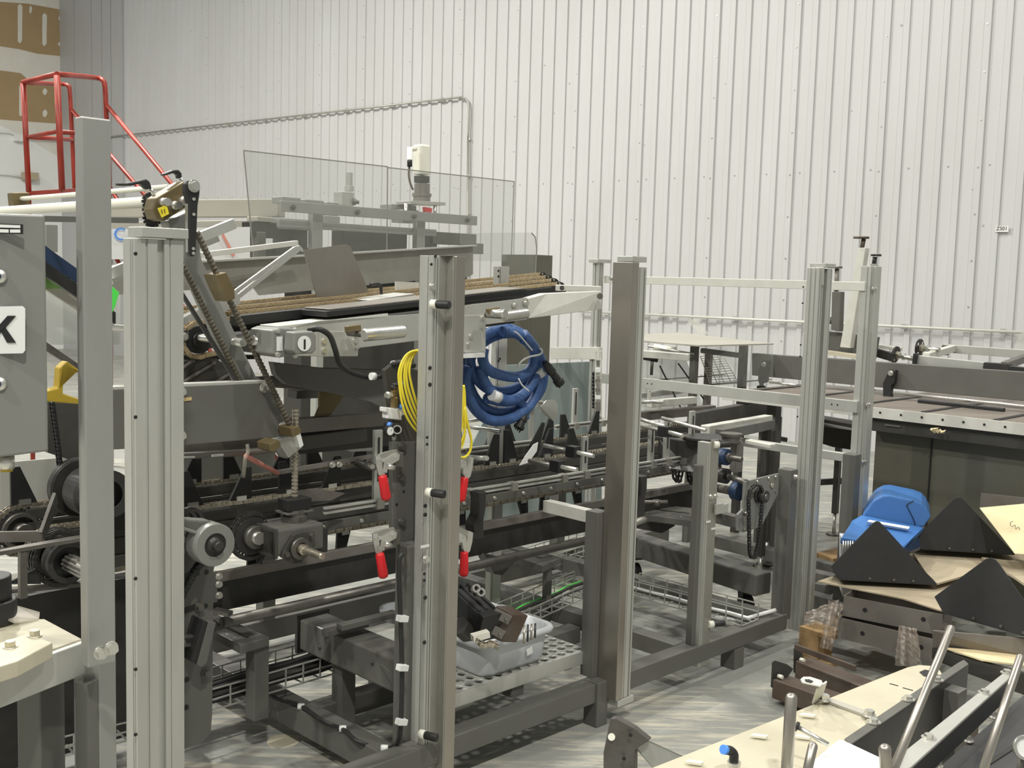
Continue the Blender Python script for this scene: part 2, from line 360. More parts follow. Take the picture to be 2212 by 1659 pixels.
# post 1, left foreground
a0 = aof(268,900,.03)
t = T('guard_post', 'ribbed aluminium post with a flat cap, nearest upright left of the slanting arm', 'post', M(a0+.05,0,.08))
MB().prof(ext(.125,.06,[(.028,.033,.005),(.058,.075,.014),(.088,.091,.004)],[(.008,.013,.005),(.018,.023,.008)]), a0, -.03, .05, 1.665, 'alu').build('extrusion', t, .0015)
MB().box(a0+.012,a0+.132,-.042,.03,1.668,1.692,'alu').build('end_cap', t, .002)
for y in (548,901,1250,1446,1587): hl(t, P(293,y,b=-.03), NB, .0045)
# post 2
a0 = aof(905,900,.03)
t = T('guard_post', 'drilled aluminium post with red clamp handles either side, centre foreground', 'post', M(a0+.05,0,.08))
MB().prof(ext(.027,.06,[(.008,.011,.005),(.017,.021,.008)],[(.02,.024,.006)]), a0, -.02, .05, 1.655, 'alu').build('extrusion', t, .001)
MB().prof([(.026,-.022),(.058,-.022),(.058,-.052),(.053,-.052),(.053,-.017),(.026,-.017)], a0, 0, .05, 1.655, 'stainless_dull').build('drilled_angle', t, .001)
MB().prof([(.058,-.052),(.062,-.055),(.098,-.055),(.100,-.051),(.100,.01),(.096,.01),(.096,-.049),(.058,-.049)], a0, 0, .05, 1.655, 'stainless').build('steel_cover', t, .001)
HL = [(x,y) for x,y in ((941,553),(932,571),(929,795),(929,831),(923,945),(923,960),(919,1093),(919,1112),(917,1240),(917,1254),(919,1291),(917,1388),(913,1650))]
for x,y in HL: hl(t, P(x,y,b=-.022), NB, .0065 if y in (795,831,1093,1112,1291,1388) else .0045)
for x,y in ((944,795),(944,831),(942,945),(942,960),(940,1093),(940,1112),(936,1238),(936,1252),(933,1287),(930,1384),(926,1647),(950,571)): hl(t, P(x,y,a=a0+.053), NA, .0055)
for x,y in ((934,620),(949,620),(920,1208),(934,1206)):
    g = MB(); g.bolt(P(x,y,b=-.023) if x < 940 and x != 934 or x in (934,) and y < 700 else P(x,y,a=a0+.052), NB if x < 933 or y < 700 else NA, .0095, .01, 'zinc'); g.build('bolt', t)
for y in (657,1063,1585): plug(t, P(932 if y < 700 else (922 if y < 1500 else 907), y, b=-.022), V(NB)*.9+mA*.3)
q = P(918,1180,b=-.0235); MB().beam(q-mA*.016, q+mA*.016, .002, .008, 'white').build('name_strip', t)
# post 3
a0 = aof(1312,900,.0)
t = T('guard_post', 'stainless clad post with a square cap, right of the grey plastic tub', 'post', M(a0,0,.08))
MB().box(a0,a0+.004,-.088,0,.1,1.66,'stainless').build('steel_cover', t, .001)
MB().box(a0+.004,a0+.036,-.088,-.084,.1,1.66,'stainless').build('cover_flange', t, .001)
MB().prof(ext(.045,.07,[(.006,.010,.006),(.030,.038,.010)]), a0+.038, -.085, .1, 1.645, 'alu').build('extrusion', t, .001)
MB().box(a0+.014,a0+.094,-.075,-.006,1.662,1.682,'alu').build('end_cap', t, .002)
MB().box(a0+.01,a0+.1,-.09,-.02,.075,.098,'alu').build('end_cap', t, .002)
g = MB(); g.bolt(P(1320,601,a=a0), NA, .006, .005).build('bolt', t)
MB().box(a0-.03,a0+.03,.002,.06,.165,P(1280,1105,b=.03).z,'grey').build('grey_upright', t, .002)
# short drilled post
a0 = .42
t = T('short_guard_post', 'short drilled aluminium upright on a grey tube, left of the hanging drive chain', 'post', M(a0+.05,0,.1))
xl = aof(1493,1100,.02)
MB().box(xl,xl+.03,-.012,.02,.16,.885,'grey').build('grey_upright', t, .003)
MB().prof(ext(.03,.05,[(.006,.010,.006),(.020,.024,.006)]), xl+.024, -.03, .07, .975, 'alu').build('extrusion', t, .001)
MB().prof([(.02,-.032),(.072,-.032),(.072,-.027),(.02,-.027)], xl+.024, 0, .07, .985, 'stainless_dull').build('drilled_angle', t, .001)
for x,y in ((1538,984),(1537,998),(1532,1208),(1530,1130),(1524,1290),(1527,1296)): hl(t, P(x,y,b=-.03), NB, .005)
for x,y in ((1549,982),(1549,996),(1540,1208),(1542,1132)): hl(t, P(x-2,y,b=-.03), NB, .004)
for x,y in ((1535,1073),(1545,1072)): MB().bolt(P(x,y,b=-.032), NB, .008, .008).build('bolt', t)
plug(t, P(1541,961,b=-.03), V(NB)*.5+mA); plug(t, P(1530,1349,b=-.03), V(NB)*.5+mA)
for x,y in ((1530,1127),(1541,1142)):
    q = P(x,y,b=-.034); MB().beam(q-mA*.014, q+mA*.014, .002, .008, 'white').build('name_strip', t)
MB().box(xl+.07,xl+.12,-.05,-.04,P(1530,1114,b=-.04).z,P(1530,1092,b=-.04).z,'alu').box(xl+.12,xl+.16,-.045,.0,P(1560,1108,b=-.04).z,P(1560,1090,b=-.04).z,'alu').build('bracket', t, .001)
# post 4
a0 = aof(1724,900,.02)
t = T('guard_post', 'slotted aluminium corner post with an angled cap, right of the hanging drive chain', 'post', M(a0,0,.1))
MB().prof(ext(.04,.06,[(.008,.014,.008),(.026,.034,.008)],[(.015,.02,.006),(.036,.042,.006)]), a0, -.045, .06, 1.675, 'alu').build('extrusion', t, .0015)
MB().prof([(.04,-.03),(.068,-.03),(.068,-.008),(.04,-.008)], a0, 0, .06, 1.675, 'grey').build('recess_strip', t, .001)
MB().prof(ext(.042,.055,[(.005,.009,.004),(.030,.036,.008)]), a0+.062, -.05, .06, 1.672, 'alu').build('extrusion', t, .002)
MB().box(a0+.03,a0+.12,-.055,.02,1.678,1.694,'alu').box(a0+.025,a0+.034,-.05,-.01,1.60,1.678,'alu').build('end_cap', t, .001)
for y in (620,655,745,770,900,1030,1140,1200): hl(t, P(1736-(y-600)*.045,y,a=a0+.04), NA, .004)
MB().bolt(M(a0+.105,-.03,P(1769,651,b=-.03).z), mA, .011, .014, 'rubber').build('bolt', t); MB().bolt(P(1718,1030,b=-.05), NB, .008, .01).build('bolt', t)
xl = aof(1685,1200,.02)
MB().box(xl-.03,xl+.03,-.03,.035,.13,.80,'grey').build('grey_upright', t, .003)
# post 5
a0 = aof(1862,800,.0)
t = T('guard_post', 'aluminium end post in front of the brown cabinet side, left of the blue plastic housing', 'post', M(a0,0,.1))
MB().prof(ext(.04,.05,[(.010,.016,.008)],[(.012,.018,.006)]), a0-.01, -.02, .25, 1.695, 'alu').build('extrusion', t, .0015)
MB().prof([(.03,-.03),(.085,-.03),(.085,.02),(.03,.02)], a0-.01, 0, .25, 1.695, 'alu').build('box_section', t, .002)
for x,y in ((1886,624),(1891,624),(1873,875),(1878,874),(1864,998),(1869,998)): MB().bolt(P(x,y,b=-.031), NB, .007, .008).build('bolt', t)
xl = aof(1838,1050,.0)
MB().box(xl-.03,xl+.03,-.03,.035,.0,P(1838,981,b=0).z,'grey').build('grey_upright', t, .003)
# far corner post behind post 3
ap = aof(1300,700,1.6)
t = T('guard_post', 'slim far post with a small flat cap half hidden behind the stainless clad post', 'post', M(1.72,1.62,0))
MB().prof(ext(.045,.045,[(.012,.018,.01),(.028,.034,.01)],[(.02,.026,.01)]), 1.7, 1.6, 0, 1.69, 'alu').build('extrusion', t, .001)
MB().box(1.68,1.80,1.59,1.66,1.692,1.712,'alu').build('end_cap', t, .002)
# base tubes
GT = 'grey'
o = MB().box(-1.95,1.16,-.035,.035,.09,.16,GT).build('base_tube', None, .004); tag(o, 'long grey square base tube running along the floor under the row of posts', 'tube')
o = MB().box(A_(1268,1560,0),A_(1268,1560,0)+.06,-.045,.02,0,.165,GT).build('support_leg', None, .004); tag(o, 'grey square leg behind the foot of the stainless clad post', 'leg')
o = MB().box(.76,.83,-.035,.035,0,.088,GT).build('support_leg', None, .003); tag(o, 'short grey square foot under the base tube right of the short drilled upright', 'leg')
o = MB().box(.44,.51,.04,1.39,.09,.16,GT).build('cross_tube', None, .004); tag(o, 'grey floor level cross tube running back from the short drilled upright', 'tube')
o = MB().box(1.08,1.15,.04,1.39,.09,.16,GT).build('cross_tube', None, .004); tag(o, 'grey floor level cross tube running back from the corner post by the pallet', 'tube')
# rails
g = MB(); g.beam(P(1870,619,a=1.76), M(1.76,1.6,P(1870,619,a=1.76).z), .02, .042, 'alu_white')
tag(g.build('guard_rail', None, .002), 'slim top rail level with the post tops at the right', 'rail')
g = MB(); q = P(1860,880,a=1.75); g.beam(M(1.75,.0,q.z), M(1.75,1.6,q.z), .02, .055, 'alu')
for k in (.1,.13,1.22,1.25): g.hole(M(1.74,k,q.z), NA, .005)
tag(g.build('guard_rail', None, .002), 'middle aluminium rail below the top rail, passing under the clear topped table', 'rail')
g = MB(); q = P(1828,988,a=1.72); g.beam(M(1.72,.0,q.z), M(1.72,.85,q.z), .03, .04, 'alu')
tag(g.build('guard_rail', None, .002), 'short low aluminium rail right of the belt pulley', 'rail')
g = MB(); g.beam(P(1192,763,a=1.7), P(1298,763,a=1.7), .03, .07, 'alu_white')
tag(g.build('guard_rail', None, .002), 'white painted rail end above the wire cable ladder behind the blue hose', 'rail')
g = MB(); g.beam(P(1181,1092,d=4.15), P(1290,1118,d=3.95), .04, .045, 'alu_white'); g.hole(P(1190,1097,d=4.12), NA, .004)
tag(g.build('arm_bracket', None, .002), 'pale square arm sticking out left of the stainless clad post', 'bracket')
# ================================================ LEFT FOREGROUND
t = T('tall_tube_post', 'tallest plain aluminium tube post bolted to the table edge at the left', 'post', P(210,1440,d=2.0))
tp, bt = P(200,256,d=2.05), P(213,1432,d=2.05)
g = MB(); dx = mA*.056; dy = mB*.032; s0 = lambda q: [q-dx*.5-dy*.5, q+dx*.5-dy*.5, q+dx*.5+dy*.5, q-dx*.5+dy*.5]
g.prism([q+V((0,0,0)) for q in s0(bt)], tp-bt, 'alu_dull').build('tube', t, .003)
for x,y in ((217,1410),(240,1400)): MB().bolt(P(x,y,d=2.0), NB, .010, .013).build('bolt', t)
TZ = .855
def Tb(x, y, z=TZ): return P(x,y,z=z)
t = T('steel_table', 'cream topped steel table cut by the lower left corner of the frame', 'table', V((*Tb(100,1450).xy,0)))
e0, e1 = Tb(176,1380), Tb(-160,1501); back = V((-.8,.62,0)); back.normalize()
bk = Tb(60,1318)-Tb(176,1380); bk.z = 0
g = MB(); g.prism([e0, e1, e1+bk.normalized()*.5, e0+bk.normalized()*.17+V((0,0,0))], (0,0,-.012), 'beige_board').build('table_top', t, .001)
g = MB(); g.beam(e0-UP*.036, e1-UP*.036, .03, .066, 'alu').build('front_rail', t, .002)
for xx, ww in ((30,.055),(148,.034)):
    q = Tb(xx, 1500, .78)+V((0,.07,0)); MB().prism([V((q.x-ww/2,q.y+.0,.0)),V((q.x+ww/2,q.y-.02,.0)),V((q.x+ww/2+.02,q.y+.05,.0)),V((q.x-ww/2+.02,q.y+.06,.0))], (0,0,.78), 'grey').build('leg', t, .003)
q = Tb(2,1345,TZ); g = MB(); g.cyl(q-V((.02,0,0)), q-V((.02,0,0))+UP*.05, .05, 'black', 32).cyl(q-V((.02,0,-.05)), q-V((.02,0,-.10)), .04, 'black', 32)
tag(g.build('black_roller', None, .003), 'black stepped round drum standing on the cream table', 'drum')
t = T('clamp_plate', 'pale rectangular plate with two hex bolts lying on the cream table', 'plate', Tb(60,1400))
MB().prism([Tb(-40,1452,TZ+.03),Tb(38,1428,TZ+.03),Tb(114,1388,TZ+.03),Tb(60,1368,TZ+.03),Tb(-20,1395,TZ+.03)], (0,0,-.03), 'beige_board').build('plate', t, .002)
for x,y in ((22,1398),(75,1374)): MB().bolt(Tb(x,y,TZ+.03), UP, .010, .012, 'zinc_yellow').build('bolt', t)
g = MB(); pts = [Tb(5,1302,TZ+.02),Tb(30,1306,TZ+.03),Tb(86,1322,TZ+.004),Tb(84,1336,TZ+.004),Tb(30,1342,TZ+.012),Tb(0,1330,TZ+.02)]
g.prism(pts, (0,0,-.004), 'bag'); tag(g.build('plastic_bag'), 'crumpled clear plastic bag flat behind the black drum', 'bag')
q = P(196,1560,d=2.12)
g = MB(); g.prism([V((q.x-.03,q.y-.01,.2)),V((q.x+.028,q.y-.025,.2)),V((q.x+.045,q.y+.02,.2)),V((q.x-.02,q.y+.03,.2))], (0,0,.64), 'alu_dull')
tag(g.build('table_leg', None, .002), 'grey tube leg directly below the tallest tube post', 'leg')
# control box
DB = 2.0
t = T('control_box', 'grey control enclosure with a big black letter K at the left edge', 'enclosure', P(30,980,d=DB))
fr = [P(-330,452,d=DB-.1),P(97,464,d=DB),P(104,975,d=DB),P(-330,1030,d=DB-.1)]
g = MB(); g.prism(fr, V((-.125,.25,0)), 'grey_box').build('housing', t, .004)
fd = V((.05,-1,0)).normalized()
g = MB(); c = lambda x,y,o=.004: P(x,y,d=DB-.025)+fd*o
sg = MB().prism([c(-90,664,0),c(49,661,0),c(55,667,0),c(55,757,0),c(50,763,0),c(-90,766,0)], fd*.002, 'white').build('letter_plate', t)
g = MB(); K = lambda pts: g.prism([c(x,y,.003) for x,y in pts], fd*.0008, 'black')
K([(-26,684),(-9,684),(-9,741),(-26,741)]); K([(-9,712),(18,682),(36,682),(12,709),(-4,726),(-9,728)]); K([(4,716),(13,707),(36,740),(17,740)])
g.build('lettering', t)
g = MB().prism([c(-60,481),c(52,485),c(52,506),c(-60,503)], fd*.002, 'black').prism([c(-60,483,.006),c(47,487,.006),c(47,493,.006),c(-60,490,.006)], fd*.001, 'white').prism([c(-60,493,.006),c(22,496,.006),c(22,503,.006),c(-60,501,.006)], fd*.001, 'white').prism([c(25,496,.006),c(47,496,.006),c(47,503,.006),c(25,503,.006)], fd*.001, 'white')
g.build('name_plate', t)
for y in (597,829): MB().lathe(c(0,y,0), fd, [(0,.013),(.004,.012),(.007,.007)], 'zinc').lathe(c(0,y,.007), fd, [(0,.005),(.0006,.005)], 'blue_dark').build('screw', t)
MB().cyl(P(14,985,d=DB), P(14,1012,d=DB), .014, 'zinc', 14).cyl(P(14,1008,d=DB), P(14,1018,d=DB), .011, 'yellow_paint', 14).build('cable_gland', t)
# ================================================ LUG CHAIN CONVEYOR
def A_(x, y, b): return (P(x,y,b=b)-OR).dot(mA)
ZC = .815
def lug_chain(b, aL, aR, label, lugs, ret, zt=ZC, zb=.655, skew=0):
    t = T('lug_chain_conveyor', label, 'conveyor', M((aL+aR)/2, b, .5))
    R = (zt-zb)/2; zc = (zt+zb)/2
    arc = [M(aL-R*math.sin(k/8*math.pi), b, zc+R*math.cos(k/8*math.pi)) for k in range(9)]
    path = [M(aR, b, zt)]+arc+[M(aR, b, zb)]
    MB().chain(path, .019, .022, .014, mB, 'chain_steel').build('drive_chain', t)
    for z0, z1, mt, bb, th_ in ((zt-.05,zt-.012,'grey_dark',0,.035),(zt-.105,zt-.055,'grey_dark',-.012,.03),(zb+.015,zb+.05,'grey',-.02,.03)):
        MB().box(aL+.02, aR, b+bb-th_/2, b+bb+th_/2, z0, z1, mt).build('wear_rail', t, .002)
    for k in range(int((aR-aL)/.17)):
        q = M(aL+.1+k*.17, b-.036, zb+.032); MB().bolt(q, NB, .006, .007).build('bolt', t)
    g = MB(); q = M(aL, b, zc); g.cyl(q-mB*.012, q+mB*.012, R-.012, 'steel_dark', 30)
    for k in range(22):
        an = k/22*2*math.pi; e = mA*math.cos(an)+UP*math.sin(an); g.beam(q+e*(R-.014), q+e*(R+.003), .008, .008, 'steel_dark', mB)
    g.ring(q-mB*.03, q+mB*.0, R*.75, R*.6, 'steel').cyl(q-mB*.06, q, R*.35, 'steel', 18).build('sprocket', t)
    for a, h, w_, dr in lugs:
        pts = [M(a-w_*.5, b-.006, zt+.004), M(a+w_*.5, b-.006, zt+.004)]
        pts += [M(a+w_*.5, b-.006, zt+h*.12), M(a+w_*(.05 if dr < 0 else .5)+0, b-.006, zt+h)] if dr < 0 else [M(a+w_*.5, b-.006, zt+h), M(a+w_*.28, b-.006, zt+h*1.0)]
        if dr < 0: pts = [M(a-w_*.5,b-.006,zt+.004), M(a+w_*.5,b-.006,zt+.004), M(a-w_*.15,b-.006,zt+h), M(a-w_*.5,b-.006,zt+h)]
        else: pts = [M(a-w_*.5,b-.006,zt+.004), M(a+w_*.5,b-.006,zt+.004), M(a+w_*.5,b-.006,zt+h), M(a+w_*.2,b-.006,zt+h)]
        l = MB().prism(pts, mB*.012, 'black').build('lug', t, .0015)
        MB().box(a-.018, a+.018, b-.014, b-.006, zt+.004, zt+.02, 'zinc').build('lug_bracket', l)
    for a, h, w_, dr in ret:
        s_ = w_*.25*dr
        pts = [M(a-w_*.35,b-.006,zb-.004), M(a+w_*.35,b-.006,zb-.004), M(a+w_*.18-s_,b-.006,zb-h), M(a-w_*.18-s_,b-.006,zb-h)]
        l = MB().prism(pts, mB*.012, 'black').build('lug', t, .0015)
        MB().box(a-.016, a+.016, b-.014, b-.006, zb-.018, zb-.004, 'zinc').build('lug_bracket', l)
    return t
bN, bF = .75, 1.11
def lg(lst, b): return [(A_(x,y,b), h, .085, d) for x,y,h,d in lst]
lug_chain(bN, A_(112,1215,bN), 1.55, 'nearer steel chain carrying upright black fins, running under the red handled clamps',
  lg([(414,1106,.125,-1),(518,1088,.115,1),(624,1073,.12,-1),(714,1056,.115,1),(1103,997,.145,-1),(1060,1005,.13,1),(1178,985,.13,1),(1240,975,.12,-1)], bN),
  lg([(552,1190,.12,1),(742,1155,.13,1),(992,1107,.10,-1),(1128,1080,.10,-1),(1178,1070,.10,1),(1245,1057,.1,-1)], bN))
lug_chain(bF, A_(40,1152,bF), 2.2, 'farther steel chain carrying upright black fins, behind the nearer one',
  lg([(52,1098,.13,-1),(411,1050,.12,1),(503,1038,.115,-1),(604,1020,.11,1),(682,1003,.11,-1),(772,990,.11,1),(840,982,.11,-1),(1060,965,.12,1),(1100,960,.12,-1),(1222,950,.12,-1),(1180,955,.12,1),(1280,938,.12,1)], bF),
  lg([(700,1090,.1,1),(1050,1040,.1,-1),(1210,1015,.1,1)], bF))
# pusher deck & shafts under the chains
zq1, zq0 = P(470,1240,b=.62).z, P(470,1327,b=.62).z
o = MB().box(-1.27, 1.5, .62, .64, zq1-.03, zq1+.005, 'steel_raw').box(-1.27,1.5,.64,.67,zq0,zq1-.01,'steel_dark').build('main_channel', None, .003)
tag(o, 'long dark steel channel beam running under the lug chains from the drilled lower plate', 'beam')
g = MB(); tb = P(480,1345,b=.55); te = P(1290,1150,b=.55); te = tb+mA*(te-tb).dot(mA); g.cyl(tb, te, .018, 'steel', 18)
tag(g.build('drive_shaft'), 'long horizontal grey round shaft beneath the dark channel beam', 'shaft')
o = MB().box(-1.3,1.9,1.25,1.30,.50,.60,'steel_raw').build('far_channel', None, .003); tag(o, 'tan grey beam behind the chains showing between the gearbox and the dark channel beam', 'beam')
# guide bars with clamps in front of and over the chains
def bar(p, q, w_, h_, label, m='stainless_dull', name='guide_bar'):
    return tag(MB().beam(p, q, w_, h_, m).build(name, None, .0015), label, 'bar')
def guide(b, x0, y0, x1, ups, label, grp=None):
    p = P(x0,y0,b=b); q = P(x1,y0,b=b); q.z = p.z
    q = p+mA*(q-p).dot(mA)
    t = T('guide_rail', label, 'guide rail', p)
    g = MB(); g.beam(p,q,.014,.008,'alu',drop=.012).beam(p,q,.014,.008,'alu',drop=-.004).beam(p,q,.006,.014,'steel',drop=.004).build('double_bar', t, .001)
    for k,(x,h) in enumerate(ups):
        c = P(x, y0, b=b); c = p+mA*(c-p).dot(mA)
        cl = MB().box(0,0,0,0,0,0) if 0 else MB().beam(c-mA*.016, c+mA*.016, .034, .034, 'stainless_dull').build('clamp_block', t, .002)
        if h:
            u = MB().beam(c+UP*.01+mB*.01, c+UP*h+mB*.01, .034, .014, 'alu', up=mB); u = u.build('slotted_upright', t, .001); MB().beam(c+UP*h*.3+mB*.0015, c+UP*h*.9+mB*.0015, .008, .001, 'steel_dark', up=mB).build('slot', u)
    return t, p, q
guide(.52, 1008, 1066, 1330, [(1015,0),(1107,0),(1215,0),(1263,.16)], 'double aluminium guide rail right of the drilled post in front of the chains')
guide(.52, 700, 1106, 850, [(817,.26)], 'short double guide rail left of the red handled clamps')
guide(.52, 1362, 1010, 1500, [(1408,.18),(1441,.2),(1494,.22)], 'double guide rail holding three slotted uprights right of the stainless clad post')
guide(1.0, 1010, 975, 1160, [(1063,.22)], 'thin guide rail below the blue hose')
guide(1.35, 1200, 925, 1420, [(1243,.2),(1300,0)], 'far guide rail level with the stack of uprights')
for i,(x0,y0,x1,y1,d0,d1,l) in enumerate([
    (1175,962,1282,985,4.4,4.2,'upper steel rod with a black block, right of the drilled post'),
    (1143,995,1246,1015,4.35,4.15,'lower steel rod with a black block, beside the white pointed paddle'),
    (1365,900,1437,922,4.9,4.7,'steel rod ending left of the paired uprights behind the stainless clad post'),
    (1380,918,1475,941,4.8,4.6,'steel rod passing between the slotted uprights at their lower third'),
    (1430,903,1525,930,4.9,4.7,'steel rod through the tallest slotted upright'),
    (1362,868,1435,868,5.2,5.0,'pale rod behind the uprights at their tops'),
    (1010,910,1060,890+12,4.8,4.8,'thin rod reaching left from the slotted upright under the blue hose'),
    (1000,920,1080,932,4.6,4.5,'pale rod right of the hanging yellow cord'),
    (985,985,1052,990,3.9,3.7,'stub of bright rod right of the drilled post above the right hand clamp'),
    (770,998,805,1008,3.9,3.7,'bright stub rod left of the upper left clamp')]):
    t = T('cross_rod', l, 'rod', P((x0+x1)/2,(y0+y1)/2,d=(d0+d1)/2))
    p, q = P(x0,y0,d=d0), P(x1,y1,d=d1); MB().cyl(p,q,.0085,'zinc',12).build('rod', t)
    if i in (0,1,3):
        c = p.lerp(q,.6); MB().beam(c-mA*.02, c+mA*.02, .05, .045, 'black').build('clamp_block', t, .002)
def plate(pts, b, th_, m, name, label, cat, holes_=(), bev=.0015, pl=None):
    k = dict(b=b) if pl is None else pl
    g = MB(); q = [P(x,y,**k) for x,y in pts]; n = mB if 'b' in k else (mA if 'a' in k else V((0,1,0)))
    g.prism(q, n*th_, m)
    for x,y,r in holes_: g.hole(P(x,y,**k), -n, r)
    return tag(g.build(name, None, bev), label, cat)
plate([(1122,1006),(1135,985),(1153,960),(1163,955),(1160,975),(1142,1000)], .66, .004, 'white', 'paddle', 'small white pointed paddle right of the yellow cord', 'paddle')
plate([(1145,962),(1172,912),(1178,914),(1170,948),(1162,985),(1150,990)], .68, .006, 'black', 'paddle', 'slim black paddle behind the white pointed one', 'paddle')
t = T('deflector_cup', 'folded aluminium deflector cup on a rod below the blue hose end', 'deflector', P(1175,890,b=1.0))
MB().prism([P(1168,880,b=.98),P(1180,865,b=.98),P(1200,864,b=.98),P(1205,875,b=.98),P(1203,905,b=.98),P(1195,910,b=.98)], mB*.003, 'alu').prism([P(1168,880,b=.98),P(1195,910,b=.98),P(1172,893,b=1.12),P(1158,870,b=1.1)], UP*.003, 'stainless_dull').build('cup', t)
MB().cyl(P(1115,857,b=1.0), P(1180,872,b=1.0), .009, 'zinc', 12).build('rod', t); MB().beam(P(1128,864,b=1.0), P(1156,868,b=1.0), .04, .05, 'alu').build('clamp_block', t, .002)
MB().beam(P(1147,870,b=1.02), P(1147,960,b=1.02), .03, .012, 'alu', up=mB).build('slotted_upright', t, .001)
# cast curved bracket legs under the guide rail
for x0, y0, d_, l in ((1033,1065,3.95,'curved dark cast bracket under the guide rail right of the drilled post'),(1383,1030,4.55,'curved dark cast bracket under the guide rail right of the stainless clad post')):
    s_ = 3.95/d_; pts = [(x0,y0),(x0+18,y0-4),(x0+17,y0+30),(x0+12,y0+60),(x0+12,y0+98),(x0-14,y0+98),(x0-8,y0+86),(x0-10,y0+70),(x0+1,y0+48),(x0+3,y0+22)]
    pts = [(x0+(x-x0)*s_, y0+(y-y0)*s_) for x,y in pts]
    g = MB(); g.prism([P(x,y,d=d_) for x,y in pts], mB*.05, 'steel_dark'); tag(g.build('cast_bracket', None, .003), l, 'bracket')
# slotted tee arms + legs
def arm(pts, zoff, label, leg=None, a=None):
    t = T('slotted_arm', label, 'arm', P(*pts[1], d=3.7))
    g = MB(); q = [P(x,y,z=zoff) for x,y in pts]; g.prism(q, UP*-.03, 'grey').build('arm_plate', t, .002)
    c = q[0].lerp(q[3],.5); e = q[1].lerp(q[2],.5); MB().beam(c.lerp(e,.1)+UP*.001, c.lerp(e,.85)+UP*.001, .009, .002, 'black').build('slot', t)
    for k in (.25,.6,.8):
        MB().cyl(q[3].lerp(q[2],k)+(q[0]-q[3])*.2, q[3].lerp(q[2],k)+(q[0]-q[3])*.2+UP*.002, .005, 'zinc', 8).build('screw', t)
    if leg:
        x, y, y1, ww = leg; c = P(x,y,z=zoff-.03); zb = zoff-.03-(y1-y)*c.y/FPX
        MB().beam(c, V((c.x,c.y,max(.0,zb))), ww, ww, 'grey', up=mA).build('leg', t, .002)
    return t
arm([(458,1322),(582,1376),(520,1394),(440,1352)], .40, 'grey slotted arm on a square leg right of the drilled lower plate', (556,1392,1560,.055))
arm([(1048,1158),(1212,1204),(1172,1222),(1030,1176)], .36, 'grey slotted arm under the curved bracket, left of the stainless clad post', (1183,1225,1500,.03))
plate([(1045,1195),(1115,1212),(1085,1243),(1068,1240)], .62, .05, 'grey_dark', 'gusset', 'triangular grey gusset beneath the slotted arm left of the stainless clad post', 'gusset')
arm([(1365,1082),(1520,1100),(1500,1125),(1365,1108)], .52, 'flat grey slotted arm right of the stainless clad post with a tee bar on top', None)
# floor frame pieces
t = T('pedestal_tube', 'heavy grey square cross beam with end plate, left of the drilled post near the floor', 'beam', M(-.86,.5,.1))
pa = -.86
g = MB(); q = lambda x,y: P(x,y,a=pa); b1 = (q(647,1350)-OR).dot(mB); b0 = .06
g.box(pa, pa+.12, b0, b1, .25, .36, 'grey').build('beam', t, .006)
MB().box(pa-.01, pa+.13, b1, b1+.015, .235, .375, 'grey_dark').build('end_plate', t, .002)
MB().prism([M(pa-.005,.1,.30),M(pa-.005,.1,.52),M(pa-.005,.03,.52),M(pa-.005,.03,.18),M(pa-.005,.1,.2),M(pa-.005,.26,.33)], mA*.01, 'grey').build('gusset', t, .002)
for x,y in ((690,1398),(803,1432),(704,1375)): MB().bolt(P(x,y,a=pa-.002), NA, .005, .004, 'steel').build('bolt', t)
MB().box(pa+.02,pa+.08,.5,.56,0,.25,'grey').build('foot', t, .003)
for x0,y0,x1,y1,zt,l in ((733,1355,862,1328,.41,'stub of grey bar lying across the heavy cross beam, farther one'),(700,1368,790,1345,.39,'stub of grey bar lying across the heavy cross beam, nearer one')):
    p, q2 = P(x0,y0,z=zt), P(x1,y1,z=zt); q2 = p+mA*(q2-p).dot(mA); tag(MB().beam(p, q2, .035, .02, 'grey').build('flat_bar', None, .002), l, 'bar')
o = MB().box(-1.0,-.93,.04,1.39,.045,.13,'grey').build('cross_tube', None, .004); tag(o, 'low grey cross tube carrying a clipped black cable, left of the drilled post', 'tube')
o = MB().box(-.925,.435,.53,.60,.04,.11,'grey').build('low_tube', None, .004); tag(o, 'low grey floor tube behind and parallel to the row of posts', 'tube')
o = MB().box(-1.6,2.2,1.4,1.47,.04,.13,'grey').build('low_tube', None, .004); tag(o, 'farthest low grey floor tube below the far side of the machine', 'tube')
for a_,b_,l in ((-.6,1.42,'grey machine leg standing by the wire cable tray at the left'),(1.2,1.42,'grey machine leg at the far side behind the stainless clad post'),(-.45,.66,'grey machine leg under the dark channel beam behind the drilled post')):
    tag(MB().box(a_,a_+.06,b_-.03,b_+.03,.13 if b_ > 1 else 0,.5,'grey').build('machine_leg', None, .003), l, 'leg')
# wire basket trays with cables
def basket(p, q, label, w_=.16, h_=.06, n=12, cables=(), mt='alu'):
    p = V(p); q = V(q); d = (q-p).normalized(); x = d.cross(UP).normalized()
    t = T('wire_cable_tray', label, 'cable tray', (p+q)/2)
    g = MB(); r = .0022
    for o in (x*-w_/2+UP*h_, x*-w_/2+UP*h_*.5, x*-w_/2, x*-w_/6, x*w_/6, x*w_/2, x*w_/2+UP*h_*.5, x*w_/2+UP*h_): g.beam(p+o,q+o,r*2,r*2,mt)
    for k in range(n+1):
        c = p.lerp(q,k/n); e = [c-x*w_/2+UP*h_, c-x*w_/2, c+x*w_/2, c+x*w_/2+UP*h_]
        for i in range(3): g.beam(e[i],e[i+1],r*2,r*2,mt,up=d)
    g.build('wire_basket', t)
    for i,(o,r_,m_) in enumerate(cables):
        pts = [p.lerp(q,k/6)+x*(o+.008*math.sin(k*2.1+i))+UP*(.012+r_) for k in range(7)]
        MB().tube(pts, r_, m_, 8, 3).build('cable', t)
    return t
